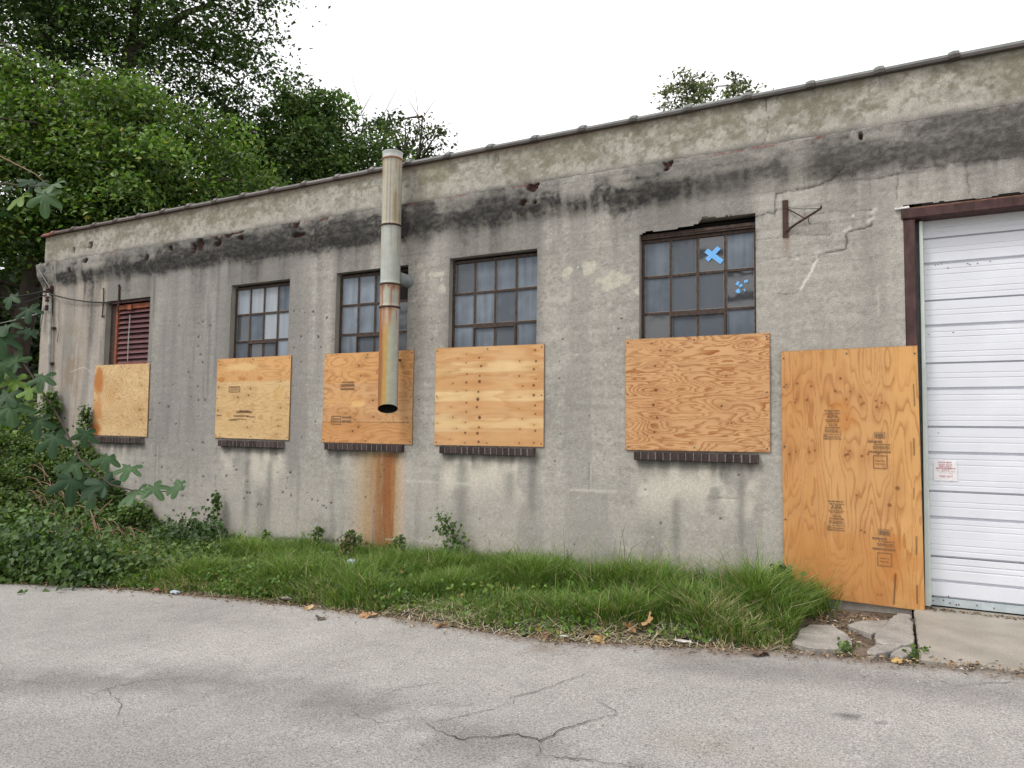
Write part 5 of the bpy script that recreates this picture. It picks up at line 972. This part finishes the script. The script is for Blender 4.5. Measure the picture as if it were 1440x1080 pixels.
# climbing vines and single weeds
def vine(name, label, cat, base, spine, width, n, leaf, cols, wts, seed, thick=.06, group=None):
    root = tag(empty(name, base), label, cat, group); r = np.random.default_rng(seed); sp = np.array(spine)
    t = r.random(n) * (len(sp) - 1); i = np.minimum(t.astype(int), len(sp) - 2); f = (t - i)[:, None]; p = sp[i] * (1 - f) + sp[i + 1] * f; wv = np.interp(t, range(len(sp)), width)
    p[:, 0] += r.normal(size=n) * wv * .5; p[:, 2] += r.normal(size=n) * wv * .4; p[:, 1] -= np.abs(r.normal(size=n)) * thick
    V, F = leaf_quads(p, leaf * r.uniform(.6, 1.3, n), (0, -.8, .45), .5, .75, seed + 1)
    link('foliage', np_mesh('foliage', V, F, M_leaf, leaf_cols(n, cols, wts, seed + 2)), root)
    MB().tube([tuple(q) for q in sp], list(np.linspace(.012, .004, len(sp))), 5).build('stem', M_stem, root)
    return root
GC = [(.100, .165, .040), (.072, .128, .034), (.140, .195, .048), (.046, .084, .025)]; GW = [5, 4, 2, 2]
def gz(x, y): return float(ground_z(x, y))
vine('climbing_vine', 'leafy vine climbing the far corner along the conduit', 'vine', (-13.75, -.03, gz(-13.75, -.03)), [(0, -.02, -.1), (.05, -.02, .4), (.1, -.02, .75), (.12, -.02, 1.0), (.12, -.02, 1.25)], [.55, .42, .28, .22, .10], 900, .085, GC, GW, 601, .10)
vine('climbing_vine', 'narrow vine strip climbing below the left end of the pale sheet', 'vine', (-12.75, -.03, gz(-12.75, -.03)), [(0, -.02, -.1), (.02, -.02, .35), (.12, -.02, .8), (.14, -.02, 1.1)], [.4, .25, .16, .08], 420, .075, GC, GW, 611, .07)
vine('wall_creeper', 'slim upright weed on a leafy mound, against the wall below the yellow sheet', 'weed', (-9.30, -.06, gz(-9.3, -.06)), [(0, -.02, -.05), (.02, -.02, .25), (.03, -.02, .55), (.05, -.02, .85)], [.20, .13, .10, .05], 260, .060, GC, GW, 621, .05)
vine('weed_mound', 'dark leafy mound around the foot of the slim weed', 'weed', (-9.35, -.30, gz(-9.35, -.3)), [(-.75, 0, .05), (-.4, .05, .22), (0, .1, .33), (.35, .05, .22), (.7, -.05, .05)], [.22, .3, .34, .3, .2], 1100, .075, [(.050, .095, .028), (.066, .118, .034), (.034, .066, .022)], [4, 3, 3], 631, .30)
vine('bushy_weed', 'stemmed bushy weed leaning against the wall right of the rust stain', 'weed', (-5.02, -.08, gz(-5.02, -.08)), [(.06, -.02, -.02), (.05, -.03, .2), (.02, -.05, .36), (-.05, -.06, .52), (-.16, -.08, .62)], [.12, .22, .20, .17, .14], 330, .050, GC, GW, 641, .06)
for (x, y, h, n, lab, sd) in [(-7.25, -.10, .42, 130, 'small upright weed below the left end of the orange sheet', 651), (-8.2, -.12, .30, 110, 'small weed sprig right of the leafy mound', 652), (-6.53, -.10, .34, 90, 'small weed sprig left of the rust stain foot', 653), (-5.85, -.12, .36, 140, 'leafy weed just right of the rust stain foot', 654), (-6.3, -.55, .45, 260, 'reddish stemmed weed standing in the grass below the rust stain', 655),
                              (-1.24, -.16, .36, 150, 'jagged leaved weed at the lower left corner of the tall sheet', 656), (-.13, -1.42, .10, 70, 'low weed tuft growing at the driveway joint', 657), (-.62, -1.60, .08, 60, 'low weed tuft between the smooth slab and the road', 658)]:
    vine('weed_plant', lab, 'weed', (x, y, gz(x, y)), [(0, 0, -.02), (.01, 0, h * .4), (.02, 0, h * .75), (.05, 0, h)], [.10 + .2 * h, .12 + .22 * h, .08 + .15 * h, .03], n, .055 if h > .2 else .035, GC if sd != 655 else [(.06, .10, .025), (.10, .12, .03), (.12, .07, .03)], GW if sd != 655 else [4, 3, 2], sd, .05, 'weeds along the foot of the wall')
vine('nettle_clump', 'dark green broad leaved clump at the road edge on the far left', 'weed', (-9.4, -2.35, gz(-9.4, -2.35)), [(-1.1, -.15, .1), (-.6, .0, .30), (0, .1, .40), (.5, .15, .28), (1.0, .15, .10)], [.3, .5, .5, .45, .3], 2600, .085, [(.075, .138, .040), (.100, .168, .048), (.048, .092, .030)], [4, 3, 2], 661, .3)
# dry canes tangled in the bank
for i, (pts, lab) in enumerate([([(-9.3, -1.9, .0), (-9.55, -1.75, .45), (-10.0, -1.6, .72), (-10.5, -1.5, .70)], 'arched dry cane with a bent tip over the bank'), ([(-9.1, -1.95, .0), (-9.3, -1.9, .35), (-9.6, -1.8, .62), (-9.5, -1.6, .85)], 'dry cane leaning right beside the arched one'), ([(-10.9, -2.1, .0), (-11.1, -2.0, .35), (-11.4, -1.9, .5)], 'short dry cane at the far left of the bank'), ([(-10.2, -1.8, .35), (-10.8, -1.6, .55), (-11.5, -1.5, .40), (-12.2, -1.3, .5)], 'long low dry cane lying across the vines'), ([(-9.9, -2.0, .25), (-10.2, -1.9, .42), (-10.6, -1.9, .38)], 'small curved dry cane in the middle of the bank')]):
    b = pts[0]; g = gz(b[0], b[1]); o = MB().tube([(p[0] - b[0], p[1] - b[1], p[2] - b[2] + (gz(p[0], p[1]) - g) * .4) for p in pts], list(np.linspace(.013, .006, len(pts))), 6).build('dry_cane', M_twig, None, True, (b[0], b[1], g + b[2])); tag(o, lab, 'cane', 'dry canes in the bank')

# fig with big lobed leaves reaching in from the left
fig = tag(empty('fig_tree', (-10.5, -3.7, gz(-10.5, -3.7))), 'fig branches with big lobed leaves reaching in from the left edge', 'fig tree'); fo = Vector((-10.5, -3.7, gz(-10.5, -3.7)))
def fp(l): return [tuple(Vector(p) - fo) for p in l]
MB().tube(fp([tuple(fo), (-10.3, -3.8, 1.2), (-9.9, -3.95, 2.6), (-9.59, -4.06, 3.61)]), [.07, .06, .045, .035], 8).build('trunk', M_bark, fig, True)
MB().tube(fp([(-9.59, -4.06, 3.61), (-8.25, -3.98, 2.76), (-7.5, -4.01, 2.37), (-7.2, -3.94, 2.04), (-6.88, -3.86, 1.65), (-6.63, -3.82, 1.31), (-6.3, -3.74, 1.09), (-5.96, -3.68, 1.03), (-5.65, -3.63, 1.06)]), [.025, .015, .010, .009, .008, .008, .007, .006, .004], 7).build('branch', M_bark, fig, True)
MB().tube(fp([(-9.59, -4.06, 3.61), (-8.36, -4.1, 3.74), (-7.72, -4.22, 3.74), (-7.28, -4.22, 3.77), (-7.02, -4.19, 3.71), (-6.78, -4.18, 3.68)]), [.022, .012, .008, .007, .006, .004], 7).build('branch', M_bark, fig, True)
MB().tube(fp([(-9.59, -4.06, 3.61), (-8.12, -4.25, 4.36), (-7.43, -4.2, 4.05), (-6.93, -4.16, 3.82), (-6.76, -4.17, 3.72)]), [.015, .008, .006, .005, .004], 6).build('twig', M_twig, fig, True)
def fig_leaf(seed, lobes=5):
    r = random.Random(seed); n = 60; out = []
    A = {5: [(-2.15, .62), (-1.0, .88), (0, 1.0), (1.0, .88), (2.15, .62)], 3: [(-.95, .86), (0, 1.0), (.95, .86)], 1: [(0, 1.0)]}[lobes]
    A = [(a + r.gauss(0, .06), l * r.uniform(.92, 1.06)) for a, l in A]
    for i in range(n):
        th = -math.pi + 2 * math.pi * i / n; rad = .40 if lobes > 1 else .34
        for a, l in A:
            w = .44 if lobes == 5 else (.52 if lobes == 3 else .8); d = abs(th - a); rad = max(rad, l * math.exp(-(d / w) ** 2.4))
        if abs(abs(th) - math.pi) < .3: rad *= .35
        out.append((rad * math.sin(th), rad * math.cos(th)))
    vs = [(0, 0, 0)]; cols = []; fs = []
    rings = (.35, .7, 1.0); hv = r.uniform(.35, .65)
    for k in rings:
        for (x, y) in out:
            X, Y_ = x * k, y * k; d2 = X * X + Y_ * Y_; vs.append((X, Y_, -hv * .45 * d2 + .05 * math.sin(7 * math.atan2(X, Y_)) * k * k - .10 * abs(X) * 0))
    for i in range(n): fs.append((0, 1 + i, 1 + (i + 1) % n))
    for q in range(2):
        a = 1 + q * n; b = a + n; fs += [(a + i, b + i, b + (i + 1) % n, a + (i + 1) % n) for i in range(n)]
    base = random.Random(seed + 9).choice([(.028, .062, .025), (.020, .046, .020), (.038, .078, .030)])
    if seed % 7 == 3: base = (.10, .17, .03)
    if seed in (17, 18, 19, 20, 1, 3): base = (.062, .112, .050)
    me = bpy.data.meshes.new('leaf'); me.from_pydata(vs, [], fs); me.materials.append(M_leaf_shiny); me.polygons.foreach_set('use_smooth', np.ones(len(me.polygons), bool))
    rgba = np.ones((len(vs), 4), np.float32)
    for i, v in enumerate(vs):
        th = math.atan2(v[0], v[1]); vein = max(math.exp(-((th - a) / .06) ** 2) for a, l in A); rgba[i, :3] = np.array(base) * (1 + .45 * vein)
    me.color_attributes.new('tone', 'FLOAT_COLOR', 'POINT').data.foreach_set('color', rgba.ravel()); return me
FL = [(-6.989, -4.18, 3.755, .20), (-6.766, -4.159, 3.56, .34), (-7.238, -4.196, 3.742, .2), (-6.62, -4.181, 3.66, .24), (-7.35, -4.21, 3.52, .22), (-7.582, -3.968, 2.785, .22), (-7.518, -4.03, 2.50, .30), (-7.331, -3.93, 2.45, .18), (-7.374, -4.046, 2.2, .32), (-7.45, -4.052, 1.84, .36), (-7.117, -4.004, 1.9, .25), (-7.025, -3.961, 2.0, .27), (-6.835, -3.934, 1.45, .36), (-6.582, -3.809, 1.5, .24), (-6.601, -3.897, 1.08, .36), (-6.321, -3.771, 1.30, .27), (-6.38, -3.786, 1.10, .32), (-6.063, -3.746, 1.22, .28), (-5.994, -3.747, 1.02, .32), (-5.77, -3.692, 1.06, .28), (-5.566, -3.644, 1.10, .24), (-7.6, -4.0, 2.1, .34), (-7.15, -3.9, 1.6, .30), (-7.45, -4.1, 2.35, .34), (-7.55, -3.95, 2.0, .36), (-7.3, -4.05, 1.72, .34), (-7.6, -4.05, 1.6, .36), (-7.4, -3.9, 2.65, .28), (-7.0, -3.95, 1.75, .30), (-6.72, -3.85, 1.22, .34), (-6.45, -3.8, 1.0, .30), (-7.1, -4.2, 3.6, .28), (-6.9, -4.15, 3.72, .24)]
view = Vector((.55, -.83, .1))
for i, (x, y, z, s) in enumerate(FL):
    q = random.Random(i + 70); me = fig_leaf(i, 5 if i % 5 else 3); o = link('leaf', me, fig); s *= q.uniform(.56, .70)
    down = Vector((q.uniform(-.5, .8), q.uniform(-.5, .3), -1.0 if i % 4 else -.3)).normalized(); nz = (view * q.uniform(.4, 1.0) + Vector((q.gauss(0, .35), q.gauss(0, .3), q.uniform(.35, 1.0)))).normalized()
    yv = (down - down.dot(nz) * nz).normalized(); xv = yv.cross(nz); m = Matrix((xv, yv, nz)).transposed().to_4x4() @ Matrix.Scale(s, 4); m.translation = Vector((x, y, z)) - fo - yv * s * .25 ; o.matrix_local = m

# ------------------------------------------------------------------ dead leaves and litter on the road edge
def dead_leaf_mesh(seed, col, lobed):
    r = random.Random(seed); n = 26; vs = [(0, 0, .01)]; k = 5 if lobed else 2
    for i in range(n):
        th = 2 * math.pi * i / n; rad = (.45 + .55 * abs(math.cos(th * k / 2)) ** (1.0)) if lobed else (.35 + .65 * abs(math.cos(th)))
        rad *= r.uniform(.8, 1.1); vs.append((rad * math.cos(th) * .5, rad * math.sin(th) * (.42 if lobed else .55), .10 * math.sin(th * 2 + seed) + r.uniform(0, .10)))
    fs = [(0, 1 + i, 1 + (i + 1) % n) for i in range(n)]; me = bpy.data.meshes.new('dead_leaf'); me.from_pydata(vs, [], fs); me.materials.append(M_dead)
    rgba = np.ones((len(vs), 4), np.float32); rgba[:, :3] = np.array(col) * np.array([[r.uniform(.75, 1.2)] for _ in vs]); me.color_attributes.new('tone', 'FLOAT_COLOR', 'POINT').data.foreach_set('color', rgba.ravel()); return me
for i, (x, y, s, dz, col, lobed, lab) in enumerate([(-2.20, -1.93, .17, .05, (.36, .22, .11), 1, 'curled tan leaf propped on the grass, left of a pair'), (-2.06, -1.85, .20, .09, (.40, .25, .12), 1, 'large lobed tan leaf on the grass, right of a pair'), (-2.36, -2.14, .17, .012, (.42, .26, .10), 1, 'golden leaf lying on the dirt below the pair'), (-2.72, -2.13, .12, .02, (.46, .29, .16), 0, 'pale tan leaf beside the white scrap on the dirt'), (-2.86, -2.17, .17, .015, (.24, .12, .06), 0, 'dark brown curled leaf on the dirt'), (-3.0, -2.23, .14, .02, (.10, .15, .05), 1, 'green fallen leaf at the left end of the dirt patch'),
      (-2.5, -2.1, .10, .012, (.30, .15, .08), 0, 'small reddish leaf left of the golden leaf'), (-1.60, -1.98, .14, .01, (.16, .22, .07), 1, 'yellow green fallen leaf right of the crumpled paper'), (-1.15, -2.03, .16, .008, (.12, .075, .05), 0, 'thin dark twiggy leaf on the road edge'), (-.23, -1.80, .13, .014, (.50, .34, .13), 1, 'golden lobed leaf on the road before the slabs'), (-.08, -1.70, .11, .016, (.42, .33, .20), 0, 'pale flat leaf on the corner of the driveway'), (.10, -.02, .10, .03, (.36, .25, .14), 0, 'tan leaf against the garage door rail'), (.19, -.05, .13, .03, (.40, .28, .14), 1, 'lobed leaf against the garage door rail'), (.03, .0, .11, .03, (.20, .12, .08), 0, 'dark leaf in the corner of the garage door'),
      (-4.55, -2.35, .16, .012, (.40, .24, .12), 0, 'tan leaf on the road edge below the bushy weed'), (-3.75, -2.37, .16, .012, (.42, .24, .12), 1, 'reddish tan leaf at the road edge left of the dirt patch'), (-5.3, -2.33, .15, .012, (.46, .33, .18), 0, 'pale leaf at the road edge below the orange sheet'), (-4.9, -2.6, .12, .01, (.10, .08, .06), 0, 'dark leaf scrap out on the road')]):
    o = link('dead_leaf', dead_leaf_mesh(800 + i, col, lobed), None, (x, y, (gz(x, y) if y > float(edge(x)) else float(G(x))) + dz)); o.scale = (s, s, s); q = random.Random(i); o.rotation_euler = (q.uniform(-.25, .25) + (.9 if dz > .04 else 0), q.uniform(-.25, .25), q.uniform(0, 6.28)); tag(o, lab, 'leaf', 'dead leaves at the road edge')
# fine leaf litter and crumbs that nobody could count
r = np.random.default_rng(701); n = 2600; x = r.uniform(-9.5, 1.0, n); y = edge(x) + r.normal(size=n) * .10 - .03; k = (x > -3.2) | (r.random(n) < .5); x, y = x[k], y[k]
x2 = r.uniform(-.95, -.1, 1500); y2 = r.uniform(-1.75, -.12, 1500); k = r.random(1500) < np.clip(1.4 - 2.2 * np.abs(y2 + .55), .15, 1); x2, y2 = x2[k], y2[k]; x3 = r.uniform(-.02, .9, 160); y3 = .06 - np.abs(r.normal(size=160)) * .05
x4 = r.uniform(-7, 1.5, 420); y4 = edge(x4) - r.random(420) ** 2 * 2.6
x = np.concatenate([x, x2, x3, x4]); y = np.concatenate([y, y2, y3, y4]); z = np.where(y > edge(x) + .02, ground_z(x, y), G(x)) + .010; z = np.where(x > -.05, np.maximum(z, .018), z)
sz = np.concatenate([r.uniform(.012, .045, len(x) - 420), r.uniform(.008, .02, 420)])
V, F = leaf_quads(np.stack([x, y, z], 1), sz, (0, 0, 1), .28, .5, 702)
tag(link('leaf_litter', np_mesh('leaf_litter', V, F, M_dead, leaf_cols(len(x), [(.20, .13, .075), (.32, .22, .12), (.10, .065, .04), (.38, .30, .20), (.45, .43, .40)], [4, 3, 4, 2, .5], 703))), 'brown crumbs of leaf litter along the verge', kind='stuff')
M_slab_light = mat('soiled_paper', (.46, .43, .40), .9, .25, 30)
def crumple(name, label, cat, loc, s, m, seed, flat=.5):
    r = random.Random(seed); vs = []; fs = []; n, k = 9, 5
    for j in range(k):
        ph = math.pi * (j + .5) / k
        for i in range(n):
            th = 2 * math.pi * i / n; R = r.uniform(.6, 1.1); vs.append((R * math.sin(ph) * math.cos(th) * s[0], R * math.sin(ph) * math.sin(th) * s[1], flat * R * math.cos(ph) * s[2] + s[2] * .5))
    for j in range(k - 1): fs += [(j * n + i, j * n + (i + 1) % n, (j + 1) * n + (i + 1) % n, (j + 1) * n + i) for i in range(n)]
    fs += [tuple(range(n)), tuple((k - 1) * n + i for i in reversed(range(n)))]
    tag(MB().add(vs, fs).build(name, m, None, False, loc), label, cat, 'litter on the verge')
crumple('crumpled_paper', 'crumpled off white paper lying on the road edge below the wavy grain sheet', 'litter', (-1.74, -1.96, -.045), (.08, .035, .022), M_slab_light, 1)
crumple('paper_scrap', 'small white scrap on the dirt beside the pale tan leaf', 'litter', (-2.66, -2.20, -.068), (.05, .02, .010), M_slab_light, 2)
crumple('plastic_bag', 'pale blue plastic bag caught in the grass below the pipe', 'litter', (-5.85, -1.05, gz(-5.85, -1.05) + .14), (.07, .06, .09), M_bagblue, 3)
crumple('plastic_cup', 'pale plastic scrap low in the grass right of the bag', 'litter', (-5.42, -1.3, gz(-5.42, -1.3) + .10), (.05, .05, .06), M_litter, 4)
crumple('plastic_wrapper', 'shiny clear wrapper at the road edge on the left', 'litter', (-7.12, -2.42, -.20), (.075, .045, .035), M_bagblue, 5)
crumple('red_wrapper', 'small red and brown wrapper beside the clear one', 'litter', (-7.38, -2.45, -.20), (.06, .04, .04), mat('red_wrapper', (.20, .09, .07), .6, .4, 30), 6)
crumple('white_stone', 'flat pale stone at the road edge below the orange sheet', 'stone', (-5.75, -2.17, -.15), (.09, .05, .035), M_slab2, 7)
